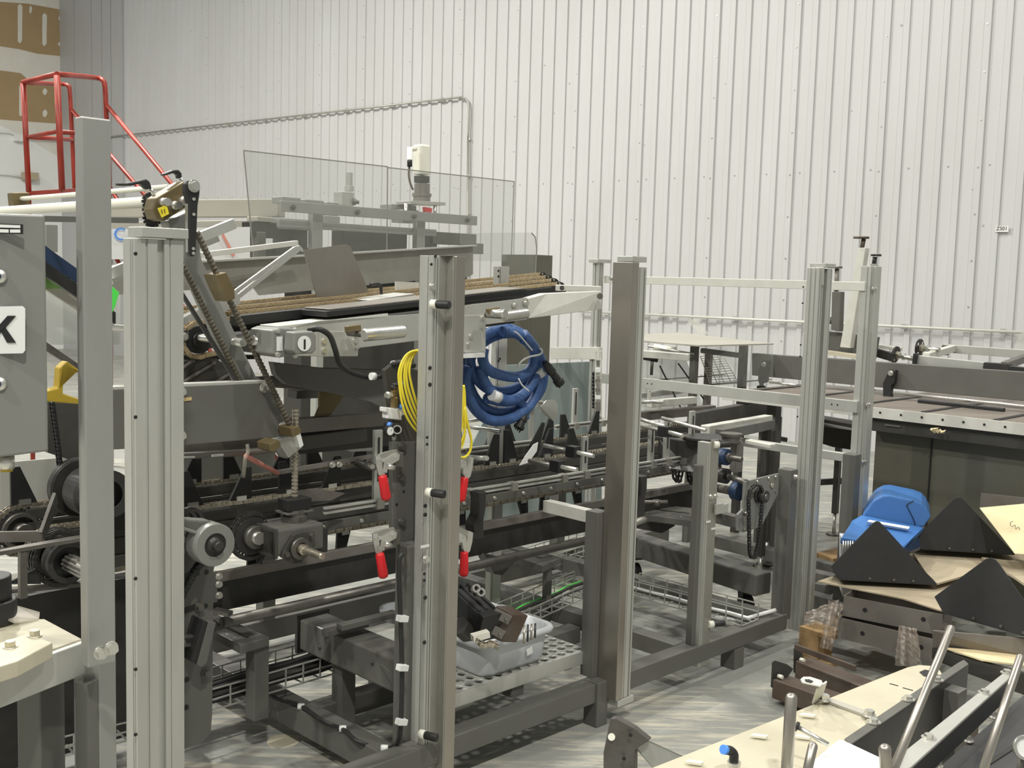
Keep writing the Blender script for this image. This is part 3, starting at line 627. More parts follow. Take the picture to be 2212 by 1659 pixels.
cb = [(-.058,.013,'rubber'),(-.03,.015,'rubber'),(-.045,.006,'green_dark'),(.005,.014,'rubber'),(.03,.006,'green_dark'),(.045,.014,'steel_dark'),(.065,.008,'rubber')]
pz = lambda x,y,z: P(x,y,z=z)
p = pz(455,1510,.17); q = pz(765,1420,.17); basket(p-(q-p).normalized()*.05, q, 'wire cable tray full of black and green cables crossing the floor at the left', .17, .07, 9, cb)
p = pz(62,1625,.13); q = pz(255,1580,.13); basket(p, q, 'wire cable tray seen between the legs of the cream topped table', .17, .06, 5, cb[:3])
p = pz(1085,1350,.165); q = pz(1270,1268,.165); basket(p, q, 'bright wire cable tray with a green cable behind the grey tub', .15, .06, 8, [(-.04,.006,'green'),(-.02,.008,'grey_dark'),(.02,.005,'steel')])
p = pz(1170,1215,.12); q = pz(1278,1178,.12); basket(p, q, 'distant wire cable tray right of the slotted arm', .2, .06, 6, [(-.04,.006,'green'),(0,.012,'alu_white')])
p = pz(1362,1275,.165); q = pz(1620,1345,.165); basket(p, q, 'wire cable tray running right from the stainless clad post toward the corner post', .13, .07, 8, [(0,.006,'white'),(.03,.005,'grey_dark')])
g = MB(); g.tube([pz(1480,1318,.14),pz(1560,1335,.16),pz(1600,1338,.17),pz(1640,1328,.17),pz(1675,1318,.18)], .009, 'white', 8, 5); tag(g.build('white_conduit'), 'short curved white conduit end at the tray by the corner post', 'conduit')
g = MB()
pts = [(870,1195),(862,1215),(864,1300),(868,1420),(868,1500),(864,1585),(850,1612),(820,1618),(770,1600),(740,1575),(700,1560),(650,1525),(600,1510),(575,1495)]
g.tube([P(x,y,b=-.0 if i < 6 else .06+.075*(i-6)) if i < 8 else P(x,y,z=.14) for i,(x,y) in enumerate(pts)], .0075, 'rubber', 10, 5)
t = T('black_cable', 'black cable clipped down the centre upright and along the low cross tube', 'cable', P(868,1500,b=0)); g.build('cable', t)
for i,(x,y) in enumerate(((868,1336),(868,1442),(866,1559))): MB().beam(P(x-8,y,b=-.012), P(x+10,y,b=-.012), .022, .018, 'white').build('clip', t, .001)
for x,y in ((830,1616),(740,1574),(650,1526)): q = P(x,y,z=.14); MB().cyl(q-V((.01,0,0)), q+V((.012,0,0)), .0105, 'white', 12).build('clip', t)
# ================================================ UPPER CONVEYOR (rising deck with tan chains)
def Q(b): return lambda x, y: P(x, y, b=b)
u = Q(.35)
t = T('chain_deck_conveyor', 'rising aluminium sided deck conveyor with tan chains and black wear strips behind the drilled post', 'conveyor', u(870,700))
g = MB(); g.prism([u(600,712),u(690,692),u(903,678),u(1005,660),u(1139,643),u(1139,690),u(1046,702),u(903,736),u(775,752),u(771,770),u(690,770),u(605,768)], mB*.012, 'alu').build('side_plate', t, .002)
g = MB(); g.prism([u(990,682),u(1046,680),u(1046,762),u(990,762)], mB*-.008, 'alu').build('junction_plate', t, .001)
g = MB(); g.prism([u(688,716),u(772,716),u(770,769),u(688,770)], mB*-.008, 'alu').build('junction_plate', t, .001)
lo, hi = u(600,706), u(1139,643); dn = (hi-lo).normalized(); nz = dn.cross(mB); nz = nz if nz.z > 0 else -nz
L = (hi-lo).length
def dk(s, b, h): return lo+dn*s+mB*b+nz*h
def slab(s0,s1,b0,b1,h0,h1,m): return MB().prism([dk(s0,b0,h0),dk(s1,b0,h0),dk(s1,b1,h0),dk(s0,b1,h0)], nz*(h1-h0), m)
slab(-.0,.42,.0,.10,-.01,.002,'alu_white').build('cover_plate', t, .001)
slab(.18,L,.0,.14,.012,.03,'black').build('wear_strip', t, .001)
slab(.20,L,.01,.15,.031,.036,'stainless').build('cover_plate', t, .001)
slab(.60,L,.0,.13,.008,.03,'black').build('wear_strip', t, .001)
slab(-.05,L+.02,.15,.19,.0,.03,'black').build('wear_strip', t, .001)
slab(-.02,L+.15,.20,.235,-.01,.022,'black').build('wear_strip', t, .001)
slab(0,L-.05,.02,.92,-.09,-.06,'steel_dark').build('under_tray', t, .001)
for k,bb in enumerate((.27,.45,.63,.81)):
    s0 = -.12+.03*k; sE = (P(1205-12*k,615,b=.35+bb)-lo).dot(dn)
    slab(s0+.05,sE,bb-.012,bb+.012,-.03,.0,'black').build('wear_strip', t, .001)
    R = .055; c = dk(s0,bb,-.043)
    arc = [c+(-dn*math.sin(a)+nz*math.cos(a))*R for a in [i/10*math.pi*1.15 for i in range(11)]]
    pth = [dk(sE,bb,.012)]+arc+[dk(.3,bb,-.085)]
    MB().chain(pth, .022, .020, .013, mB, 'chain_tan').build('tan_chain', t)
    g = MB(); g.cyl(c-mB*.01, c+mB*.01, R-.012, 'black', 26).cyl(c-mB*.02, c+mB*.02, .024, 'black', 16).build('sprocket', t)
    c2 = dk(sE,bb,-.02); MB().cyl(c2-mB*.01, c2+mB*.01, .04, 'black', 20).build('sprocket', t)
MB().cyl(dk(-.12,.0,-.035), dk(-.12,.92,-.035), .012, 'zinc', 12).build('end_shaft', t)
slab(0,L+.3,.92,.94,-.1,.0,'alu').build('side_plate', t, .001)
for x,y in ((698,737),(698,757),(768,725),(769,748),(766,736),(995,727),(1015,727),(1010,745),(1041,687),(1040,706),(1112,660),(1136,655)):
    MB().bolt(P(x,y,b=.345), NB, .009, .01).build('bolt', t)
def roller(x0,y0,x1,y1,r,b):
    a, b_ = P(x0,y0,b=b), P(x1,y1,b=b)
    g = MB(); g.lathe(a, b_-a, [(0,r*.8),(.003,r),((b_-a).length-.003,r),((b_-a).length,r*.9)], 'zinc', 20); g.build('handle_roller', t)
    MB().cyl(a+(b_-a)*.1+mB*.0, a+(b_-a)*.1+mB*.1, .01, 'steel', 12).build('pivot_pin', t)
    MB().beam(a-mA*.03+UP*.015+mB*.05, a+mA*.02+UP*.02+mB*.05, .02, .02, 'olive').build('bearing_block', t, .002)
roller(786,724,872,716,.020,.22); roller(1088,684,1138,677,.018,.22)
MB().cyl(P(1055,677,b=.28), P(1092,677,b=.2), .014, 'zinc', 16).build('pivot_pin', t)
MB().box(A_(992,760,.33),A_(1046,760,.33),.325,.34,P(1010,773,b=.33).z,P(1010,764,b=.33).z,'white').build('scale_rule', t)
t = T('gearmotor', 'small grey gearmotor with a white round label on the near end of the rising deck', 'motor', P(640,740,b=.27))
m_ = Q(.24)
g = MB(); a0 = P(588,740,b=.22); g.prism([P(588,714,b=.2),P(604,708,b=.2),P(640,710,b=.2),P(643,716,b=.2),P(643,766,b=.2),P(604,773,b=.2),P(588,765,b=.2)], mB*.12, 'grey_box').build('gear_housing', t, .005)
MB().prism([P(627,722,b=.18),P(668,718,b=.18),P(672,724,b=.18),P(672,760,b=.18),P(634,766,b=.18),P(627,760,b=.18)], mB*.03, 'black').build('flange', t, .004)
MB().prism([P(636,718,b=.14),P(676,715,b=.14),P(684,724,b=.14),P(684,756,b=.14),P(676,764,b=.14),P(640,766,b=.14),P(633,758,b=.14)], mB*.05, 'grey_box').build('motor_body', t, .005)
c = P(657,742,b=.138); l = MB().cyl(c, c-mB*.002, .022, 'white', 28).build('round_label', t)
MB().beam(c-mB*.003-UP*.016, c-mB*.003+UP*.012, .006, .001, 'black', up=mB).build('bar_mark', l)
MB().beam(P(604,727,b=.198), P(604,758,b=.198), .02, .001, 'white', up=mB).build('name_label', t)
for x,y in ((600,715),(638,713),(600,766),(638,768)): MB().bolt(P(x,y,b=.199), NB, .006, .006).build('bolt', t)
MB().cyl(P(545,735,b=.29), P(590,741,b=.29), .014, 'zinc', 16).build('output_shaft', t)
g = MB(); g.tube([P(x,y,b=b) for x,y,b in ((668,713,.2),(690,711,.16),(712,725,.16),(724,755,.16),(733,785,.2),(755,803,.24),(785,813,.25),(805,815,.25),(825,812,.25),(842,800,.2),(850,787,.16),(870,783,.14),(895,790,.14))], .0085, 'rubber', 10, 5)
t = T('motor_cable', 'black cable looping down from the gearmotor to the clamp upright', 'cable', P(760,805,b=.25)); g.build('cable', t)
for x,y in ((805,813),(851,787)): MB().cyl(P(x-4,y,b=.22), P(x+5,y,b=.22), .012, 'white', 12).build('clip', t)
# underside frame, hopper body
plate([(590,782),(700,795),(850,800),(850,892),(800,868),(720,850),(620,830),(597,810)], .5, .03, 'grey', 'underframe', 'dark grey underframe plate beneath the rising deck left of the brass valve', 'underframe')
plate([(560,815),(620,812),(700,830),(700,845),(560,835)], .62, .03, 'steel', 'underframe_strip', 'narrow steel strip under the dark underframe plate', 'strip')
plate([(832,800),(850,786),(905,800),(905,960),(850,960),(846,900)], .16, .02, 'grey_dark', 'valve_plate', 'dark plate carrying the brass valve and gauge', 'plate')
plate([(690,846),(743,848),(742,857),(716,895),(676,912),(690,880)], .7, .01, 'olive', 'chute_plate', 'worn brown curved sheet plate under the deck, left of the brass valve', 'plate')
o = MB().beam(P(600,922,b=.7), P(850,902,b=.7), .04, .05, 'steel_raw').build('cross_rail', None, .002); tag(o, 'tan steel rail running left from the pressure gauge', 'rail')
o = MB().beam(P(640,945,b=.85), P(870,927,b=.85), .03, .12, 'grey_dark').build('cross_rail', None, .002); tag(o, 'deep dark rail below the tan rail left of the pressure gauge', 'rail')
o = MB().beam(P(650,957,b=.8), P(790,938,b=.8), .02, .05, 'grey').build('cross_rail', None, .003); tag(o, 'short round cornered grey rail behind the lower end of the slanting arm', 'rail')
plate([(735,964),(752,961),(805,965),(805,974),(760,976),(742,971)], .95, .004, 'white', 'paddle', 'white flat pointed blade left of the upper left red clamp', 'paddle')
plate([(642,845),(700,838),(720,838),(690,860),(640,862)], .8, .06, 'steel', 'roller_guard', 'dull steel strip guard between the slanting arm and the brown plate', 'guard')
g = MB(); g.beam(P(597,1021,b=.62), P(870,974,b=.62), .012, .014, 'steel_raw'); g.cyl(P(600,1022,b=.62), P(531,985,b=.5), .008, 'pink', 10)
t = T('tie_rod', 'flat tie bar ending at the pink sleeved rod under the slanting arm', 'rod', P(700,1003,b=.62)); g.build('bar', t)
MB().cyl(P(772,1000,b=.6), P(808,1010,b=.5), .013, 'steel', 14).build('stub_rod', t)
for x,y in ((717,1004),(732,1003)): MB().bolt(P(x,y,b=.61), NB, .008, .012).build('bolt', t)
g = MB(); g.tube([P(360,1000,b=.55),P(372,990,b=.55),P(395,985,b=.55),P(520,978,b=.55),P(600,970,b=.55)], .011, 'steel_raw', 10, 4)
g.prism([P(396,986,b=.53),P(420,985,b=.53),P(420,989,b=.53),P(396,990,b=.53)], mB*-.003, 'white').prism([P(457,982,b=.53),P(482,980,b=.53),P(482,985,b=.53),P(457,987,b=.53)], mB*-.003, 'white')
tag(g.build('bent_rod'), 'bent steel rod below the big bolted grey side plate', 'rod')
g = MB().beam(P(360,975,b=.6), P(600,955,b=.6), .02, .05, 'steel'); tag(g.build('cross_rail', None, .002), 'thin dark rail directly below the big bolted grey side plate', 'rail')
MB2 = MB(); MB2.tube([P(534,960,b=.5),P(536,975,b=.5),P(530,990,b=.5),P(528,1010,b=.52),P(526,1030,b=.55)], .006, 'bag', 8, 4); tag(MB2.build('clear_hose'), 'clear hose end hanging by the pink sleeved rod', 'hose')
plate([(362,975),(595,965),(595,1030),(362,1062)], 1.42, .01, 'cover_grey', 'rear_cover_plate', 'pale sheet cover visible behind the fins left of the slanting arm foot', 'cover')
plate([(0,1000),(175,985),(175,1100),(0,1130)], 1.5, .01, 'cover_grey', 'rear_cover_plate', 'pale sheet cover behind the sprockets under the control box', 'cover')
plate([(1060,790),(1300,780),(1300,1120),(1000,1140),(1000,1000),(1060,880)], 1.9, .01, 'cover_green', 'rear_cover_plate', 'pale green grey cover behind the blue hose coil', 'cover')
# ================================================ SLANTED ACTUATOR ARM
t = T('bolted_side_plate', 'big bolted grey side plate crossed by the slanting arm, left of the deck conveyor', 'plate', P(480,900,b=.34))
s_ = Q(.34)
MB().prism([s_(180,845),s_(575,828),s_(605,880),s_(638,935),s_(622,942),s_(560,948),s_(361,965),s_(180,975)], mB*.015, 'grey').build('plate', t, .002)
MB().prism([s_(180,838),s_(575,822),s_(575,828),s_(180,845)], mB*.04, 'alu').build('top_flange', t, .001)
for x,y in ((391,846),(391,941),(570,838),(611,922)): MB().bolt(P(x,y,b=.338), NB, .011, .014).build('bolt', t)
MB().cyl(P(373,892,b=.338), P(384,896,b=.29), .012, 'steel_rust', 14).ring(P(373,893,b=.338), P(374,893,b=.334), .015, .011, 'black').build('bore_pin', t)
q = P(387,864,b=.336); MB().beam(P(360,867,b=.337), P(414,861,b=.337), .001, .010, 'tan_tape').build('tape', t)
t = T('actuator_arm', 'slanting grey arm with screw rods, brown head bracket and long black crank', 'actuator', P(520,720,b=.3))
ax = [P(400,440,b=.42), P(628,985,b=.42)]
g = MB(); up_ = (ax[1]-ax[0]).normalized(); sx = up_.cross(mB).normalized()
def pl4(pts, b, th, m): return MB().prism([P(x,y,b=b) for x,y in pts], mB*th, m)
pl4([(362,478),(418,452),(436,560),(470,640),(590,890),(653,968),(620,992),(520,830),(440,655)], .40, .05, 'grey_box').build('arm_beam', t, .003)
pl4([(600,953),(640,935),(655,965),(624,990)], .36, .05, 'alu').build('foot_block', t, .003)
pl4([(637,930),(647,927),(656,962),(648,968)], .34, .04, 'white').build('edge_strip', t, .001)
def screw(x0,y0,x1,y1,b,r=.009):
    a, c = P(x0,y0,b=b), P(x1,y1,b=b); n = int((c-a).length/.006); pr = []
    for i in range(n+1): h = (c-a).length*i/n; pr.append((h, r if i%2 else r*.75))
    MB().lathe(a, c-a, pr, 'screw_dark', 10).build('screw_rod', t)
screw(364,512,522,830,.38,.010); screw(424,500,636,938,.30,.010)
pl4([(369,600),(376,598),(520,828),(510,828)], .37, .01, 'steel_dark').build('slot_strip', t)
for pts in ([(466,594),(489,588),(507,625),(508,645),(492,652),(480,628)],[(628,925),(644,921),(652,928),(648,938),(632,945)],[(582,960),(602,950),(608,962),(592,978),(584,975)]):
    pl4(pts, .26, .07, 'olive').build('nut_block', t, .002)
pl4([(338,428),(398,392),(412,400),(416,420),(407,445),(385,458),(355,478),(338,472),(331,452)], .36, .06, 'olive').build('head_bracket', t, .002)
c = P(416,404,b=.30)
pl4([(400,397),(407,390),(418,388),(428,393),(433,403),(432,420),(428,445),(424,548),(419,555),(411,552),(408,545),(408,440),(400,415)], .28, .02, 'black').build('crank', t, .004)
pl4([(404,440),(408,440),(410,548),(406,545)], .285, .012, 'zinc').build('crank_edge', t)
MB().bolt(P(419,402,b=.278), NB, .013, .012).build('bolt', t)
for y in (430,463,537,547): MB().cyl(P(419 if y<500 else 418,y,b=.28), P(419 if y<500 else 418,y,b=.276), .0045, 'zinc', 10).build('rivet', t)
for x,y in ((350,437),(375,444),(393,434)):
    MB().lathe(P(x,y,b=.36), NB, [(0,.012),(.012,.012),(.014,.008),(.024,.008),(.026,.011),(.034,.011)], 'zinc', 16).build('bolt', t)
tg = pl4([(340,450),(360,443),(365,462),(349,470)], .33, -.001, 'yellow').build('number_tag', t)
text('11', .017, P(353,457,b=.326), (P(365,452,b=.33)-P(341,457,b=.33)), UP, tg)
for k in range(3):
    c = P(326+k*1,436+k*18,b=.45); g = MB(); g.cyl(c-mB*.006, c+mB*.006, .02, 'steel_dark', 18)
    for j in range(14): e = mA*math.cos(j*.449)+UP*math.sin(j*.449); g.beam(c+e*.018,c+e*.027,.008,.006,'steel_dark',mB)
    g.build('sprocket', t)
def lever(pts, px_, b):
    g = MB(); g.prism([P(x,y,b=b) for x,y in pts], mB*.02, 'black').build('lever_handle', t, .004); (x0,y0),(x1,y1) = px_
    MB().cyl(P(x0,y0,b=b+.01), P(x1,y1,b=b+.01), .005, 'zinc', 10).build('lever_stem', t)
lever([(254,395),(256,401),(285,401),(305,396),(310,403),(318,410),(329,406),(324,392),(316,386),(300,390),(275,395)], ((325,405),(333,424)), .35)
lever([(352,376),(355,380),(378,373),(385,378),(386,386),(394,384),(393,374),(386,366),(375,367)], ((390,385),(395,396)), .42)
t = T('guide_tube', 'thicker of two pale round tubes reaching left from the actuator head', 'tube', P(150,442,b=.8))
p, q = P(325,436,b=.5), P(-30,452,b=1.3); q = p+mB*1.35; MB().cyl(p, q, .016, 'cream', 18).build('tube', t)
t = T('guide_tube', 'thinner pale round tube above, ending in a brown clamp at the left edge', 'tube', P(150,415,b=.8))
p = P(372,403,b=.45); q = p+mB*1.15; MB().cyl(p, q, .008, 'cream', 14).build('tube', t)
q2 = q+mA*0; MB().beam(q-mA*.03-UP*.01, q+mA*.03-UP*.005, .05, .06, 'olive').build('clamp', t, .004)
# bent stainless paddle and slotted arm
t = T('deflector_plate', 'bare stainless sheet paddle standing tilted on the tan chains', 'plate', P(735,640,b=.7))
MB().prism([P(655,540,b=1.0),P(748,528,b=1.0),P(757,532,b=1.0),P(801,642,b=1.0),P(770,650,b=1.0),P(694,650,b=1.0),P(684,640,b=1.0)], mB*.003, 'stainless').build('sheet', t)
g = MB(); pts = [(483,655),(640,537),(650,533),(655,541),(650,551),(489,672)]
g.prism([P(x,y,b=.98) for x,y in [(483,660),(642,536),(648,543),(489,668)]], mB*.01, 'alu').prism([P(x,y,b=.98) for x,y in [(489,640),(636,533),(648,530),(655,538),(655,545),(646,541),(640,541),(492,648)]], mB*.01, 'alu').build('slotted_arm', t, .001)
g = MB(); g.prism([P(x,y,b=.72) for x,y in [(797,648),(892,634),(903,640),(900,645),(806,655),(799,653)]], mB*.12, 'alu').build('base_tray', t, .003)
g = MB(); g.tube([P(800,615,b=.78),P(815,613,b=.78),P(822,618,b=.78),P(824,636,b=.78)], .006, 'black', 8, 4).build('black_handle', t)
t = T('channel_cover', 'long folded steel channel sloping up behind the tan chains', 'channel', P(800,600,b=1.45))
k_ = Q(1.45)
MB().prism([k_(200,578),k_(765,546),k_(1022,531),k_(1022,592),k_(1015,597),k_(905,606),k_(560,638),k_(545,618),k_(200,640)], mB*.008, 'stainless_dull').build('web', t, .001)
MB().prism([k_(200,575),k_(765,544),k_(1022,529),k_(1022,532),k_(765,548),k_(200,580)], mB*-.03, 'alu').build('flange', t)
o = MB().prism([P(856,608,b=1.0),P(905,610,b=1.0),P(905,630,b=1.0),P(856,628,b=1.0)], mB*.01, 'alu_white'); tag(o.build('small_plate'), 'little white plate with two holes left of the drilled post top', 'plate')
# slanted bars at left between posts
for i,(x0,y0,x1,y1,b,w_,h_,m_,l) in enumerate([
    (240,590,505,483,.9,.02,.035,'alu','pale flat bar angled up to the right behind the actuator arm'),
    (240,608,470,515,.95,.02,.02,'alu','second pale bar angled up behind the actuator arm, just below the first'),
    (375,712,510,640,.75,.03,.05,'alu','broad pale bar rising to the right behind the actuator arm at mid height'),
    (345,600,392,700,.8,.02,.02,'grey_box','slim grey strut dropping to the black bolted block'),
    (360,560,640,525,1.3,.03,.02,'alu_white','thin white strip behind the actuator arm below the far channel'),
    (362,815,420,778,.6,.006,.008,'steel_raw','first thin rod leaning behind the bolted side plate'),
    (385,832,465,783,.6,.006,.008,'steel_raw','second thin rod leaning behind the bolted side plate'),
    (455,832,500,805,.6,.006,.008,'steel_raw','third thin rod leaning behind the bolted side plate')]):
    tag(MB().beam(P(x0,y0,b=b), P(x1,y1,b=b+.02), w_, h_, m_).build('slanted_bar' if i < 5 else 'thin_rod', None, .001), l, 'bar' if i < 5 else 'rod')
t = T('pivot_block', 'small black square block with one hex bolt behind the actuator arm', 'block', P(397,727,b=.6))
MB().prism([P(382,717,b=.6),P(404,712,b=.6),P(413,735,b=.6),P(386,743,b=.6)], mB*.04, 'black').build('block', t, .002); MB().bolt(P(398,727,b=.598), NB, .010, .01).build('bolt', t)
plate([(362,780),(470,775),(530,828),(362,828)], .62, .01, 'grey_dark', 'folded_guard', 'dark folded guard behind the thin leaning rods', 'guard')
plate([(362,765),(560,768),(560,776),(362,778)], .7, .04, 'steel_dark', 'cross_rail', 'dark narrow rail with brown top above the thin leaning rods', 'rail')
# left background behind tall post: belts and guards
for i,(pts,b,m_,l) in enumerate([
    ([(60,500),(110,540),(250,640),(250,660),(110,575),(60,540)],1.5,'blue_dark','blue edged slanting belt seen beside the control box'),
    ([(60,540),(120,580),(250,675),(250,700),(120,610),(60,575)],1.45,'black','black slanting strip beneath the blue edged belt'),
    ([(60,560),(200,640),(200,690),(60,600)],1.6,'beige_beam','beige slanting panel between the blue and black strips'),
    ([(60,595),(165,607),(165,622),(60,626)],1.55,'green_dark','dull green strip beside the control box'),
    ([(85,625),(260,628),(260,745),(85,745)],1.7,'smoke_panel','smoky clear guard panel beside the control box'),
    ([(95,735),(175,790),(175,805),(95,755)],1.4,'steel','grey slanting tube below the smoky guard'),
    ([(95,775),(130,800),(130,815),(95,795)],1.35,'alu_white','short pale bar end above the yellow bracket'),
    ([(235,612),(258,632),(248,665),(238,685)],.8,'green','bright green triangular flag between the two left posts'),
    ]):
    if i == 0: gs = T('slanting_guard', 'stack of slanting belts and a smoky guard panel beside the control box', 'guard', P(170,900,b=1.6))
    if i == 7: plate(pts, b, .006, m_, 'green_flag', l, 'flag')
    else: MB().prism([P(x,y,b=b) for x,y in pts], mB*.02, m_).build(('blue_belt','black_strip','beige_panel','green_strip','smoky_panel','grey_tube','bar_end')[i], gs)
q = P(205,700,b=1.66); MB().beam(q, V((q.x,q.y,0)), .05, .05, 'grey', up=mA).build('leg', gs)
t = T('side_channel', 'pale channel arm joining the deck end to the stainless clad post', 'channel', P(1220,655,b=.36))
MB().prism([P(1141,645,b=.36),P(1180,634,b=.36),P(1300,629,b=.3),P(1300,668,b=.3),P(1141,688,b=.36)], mB*.04, 'alu_white').build('channel', t, .002)
MB().prism([P(1211,615,b=.5),P(1300,618,b=.42),P(1300,630,b=.42),P(1211,629,b=.5)], mB*.03, 'alu_white').build('upper_bar', t, .003)
MB().ring(P(1214,622,b=.495), P(1214,622,b=.49), .009, .004, 'black', 16).build('end_ring', t)
MB().cyl(P(1296,640,b=.25), P(1296,640,b=.28), .012, 'steel', 14).build('clip', t)
t = T('yellow_bracket', 'mustard painted bracket beside the lower right of the control box', 'bracket', P(135,830,b=1.0))
y_ = Q(1.0)
MB().prism([y_(100,845),y_(125,838),y_(128,795),y_(145,780),y_(172,800),y_(168,806),y_(140,792),y_(136,850),y_(172,862),y_(172,875),y_(100,868)], mB*.04, 'yellow_paint').build('frame', t, .004)
MB().prism([y_(103,868),y_(172,872),y_(172,1000),y_(103,978)], mB*.05, 'grey_dark').build('plate', t, .002)
o = MB().chain([P(112,870,b=.95),P(124,960,b=.95),P(134,1045,b=.95)], .012, .022, .012, mB, 'rubber'); tag(o.build('toothed_belt'), 'black toothed belt dropping to the big pulley behind the tall post', 'belt')
plate([(60,465),(300,470),(300,482),(60,478)], 1.9, .05, 'grey', 'cross_rail', 'grey rail below the pale round tubes at the left', 'rail')
plate([(100,485),(125,486),(125,545),(100,545)], 2.4, .05, 'grey_box', 'small_cabinet', 'little pale cabinet door seen right of the control box top', 'cabinet')
t = T('blue_letter_board', 'white board with a big blue letter C between the left posts', 'sign', P(258,520,b=2.2))
MB().prism([P(225,495,b=2.2),P(540,490,b=2.2),P(540,560,b=2.2),P(225,560,b=2.2)], mB*.02, 'white').build('board', t)
text('C', .08, P(259,507,b=2.19), mA, UP, t, 'lens_blue')
MB().prism([P(478,505,b=2.19),P(483,505,b=2.19),P(508,552,b=2.19),P(502,554,b=2.19)], mB*-.002, 'pink').build('red_stripe', t)
# ================================================ LOWER LEFT DRIVE
t = T('drilled_lower_plate', 'tall dark grey drilled plate with chamfered foot right of the ribbed post', 'plate', P(410,1400,b=.40))
l_ = Q(.40)
MB().prism([l_(330,1150),l_(400,1150),l_(470,1195),l_(462,1232),l_(459,1540),l_(456,1583),l_(437,1605),l_(364,1630),l_(330,1610)], mB*.02, 'grey').build('plate', t, .002)
for x,y,r in ((403,1468,.009),(402,1528,.009),(446,1236,.008),(444,1309,.008),(412,1248,.005)): MB().hole(P(x,y,b=.40), NB, r).build('hole', t)
for x,y in ((430,1311),(445,1453),(365,1252)): MB().bolt(P(x,y,b=.396), NB, .011, .014, 'steel').build('bolt', t)
for x0,y0,x1,y1 in ((376,1329,424,1309),(376,1252,430,1237)): MB().beam(P(x0,y0,b=.398), P(x1,y1,b=.398), .004, .014, 'black').build('slot', t)
br = MB().beam(P(350,1386,b=.37), P(430,1382,b=.37), .02, .034, 'steel').build('slotted_bracket', t, .001)
for x in (371,391): MB().bolt(P(x,1387,b=.355), NB, .010, .012, 'steel').build('bolt', br)
MB().beam(P(400,1384,b=.357), P(426,1381,b=.357), .003, .010, 'black').build('slot', br)
MB().prism([P(415,1430,b=.33),P(425,1435,b=.33),P(450,1344,b=.33),P(440,1340,b=.33)], mB*.07, 'black').build('stop_block', t, .002)
MB().prism([P(434,1442,b=.33),P(447,1433,b=.33),P(467,1345,b=.33),P(450,1342,b=.33),P(425,1436,b=.33)], mB*.02, 'grey').build('stop_face', t, .002)
o = MB().beam(P(463,1318,b=.55), P(498,1326,b=.5), .03, .012, 'steel'); tag(o.build('steel_tab'), 'small bright flat tab at the right edge of the drilled lower plate', 'tab')
t = T('channel_end_plate', 'end bolts plate joining the dark channel to the drilled lower plate', 'plate', P(466,1260,b=.6))
MB().prism([P(458,1238,b=.6),P(470,1234,b=.6),P(470,1300,b=.6),P(458,1304,b=.6)], mB*.01, 'grey').build('plate', t, .001)
for y in (1245,1262,1286): MB().bolt(P(473,y,b=.6), NB, .009, .01).build('bolt', t)
# hub ring with cast arm
t = T('bearing_arm', 'cast grey arm ending in a big round bearing ring right of the ribbed post', 'bearing', P(465,1180,b=.3))
c = P(466,1178,b=.28)
MB().ring(c, c+mB*.06, .062, .034, 'grey_box', 36).build('ring', t, .002)
MB().cyl(c+mB*.01, c+mB*.08, .055, 'steel_dark', 30).build('hub_face', t)
MB().ring(c+mB*.004, c+mB*.02, .036, .022, 'black').lathe(c+mB*.01, NB, [(0,.026),(.006,.024),(.012,.016),(.02,.0145),(.03,.0145),(.032,.012)], 'steel_dark', 24).build('shaft_end', t)
MB().prism([P(355,1118,b=.31),P(368,1112,b=.31),P(405,1122,b=.31),P(455,1125,b=.31),P(470,1140,b=.31),P(440,1175,b=.31),P(432,1156,b=.31),P(355,1130,b=.31)], mB*.05, 'grey').build('cast_arm', t, .006)
MB().prism([P(355,1124,b=.30),P(432,1150,b=.30),P(434,1158,b=.30),P(355,1133,b=.30)], mB*.08, 'grey_box').build('rib', t, .003)
for k,(x,y,r) in enumerate(((400,1128,.04),(412,1128,.045))):
    c2 = P(x,y,b=.46+.05*k); MB().ring(c2, c2+mB*.02, r, r*.75, 'steel_dark').cyl(c2, c2+mB*.02, r*.3, 'steel', 14).build('side_disc', t)
o = MB().chain([P(452,1200,b=.33),P(425,1225,b=.36),P(395,1280,b=.37),P(372,1335,b=.37),P(358,1370,b=.37)], .012, .022, .016, mB, 'rubber'); tag(o.build('toothed_belt'), 'black toothed belt running down left from the bearing ring', 'belt')
o = MB().beam(P(405,1162,b=.36), P(362,1240,b=.36), .03, .02, 'grey'); tag(o.build('tension_link', None, .002), 'short grey slanting link left below the bearing ring', 'link')
# sprocket + gearbox
t = T('gearbox', 'dark right angle gearbox with stub output shaft and upright screw column', 'gearbox', P(640,1200,b=.45))
bx = .36; a0 = A_(594,1170,bx); a1 = A_(700,1165,bx)
zt_ = P(594,1146,b=bx).z; zb_ = P(594,1205,b=bx).z
MB().box(a0, a1, bx, bx+.15, zb_, zt_, 'grey').build('housing', t, .008)
MB().box(a0+.0, a0+.01, bx-.004, bx+.15, zb_-.006, zt_+.004, 'grey_dark').build('side_cover', t, .004)
c = P(640,1182,b=bx)
MB().prism([c+mA*x+UP*y for x,y in ((-.062,-.02),(-.05,-.028),(-.015,-.05),(.015,-.05),(.05,.02),(.062,.03),(.06,.042),(.045,.046),(.012,.05),(-.02,.045),(-.055,.0))], NB*.012, 'grey_dark').build('flange', t, .003)
MB().ring(c+NB*.012, c+NB*.03, .034, .02, 'steel', 28).cyl(c+NB*.01, c+NB*.02, .03, 'black', 24).build('bearing', t)
MB().lathe(c+NB*.015, NB, [(0,.017),(.03,.017),(.032,.012),(.09,.012),(.125,.0115),(.13,.009)], 'chain_steel', 20).build('output_shaft', t)
for dx,dz in ((-.045,-.012),(.048,.032)): MB().bolt(c+mA*dx+UP*dz+NB*.012, NB, .009, .012, 'steel').build('bolt', t)
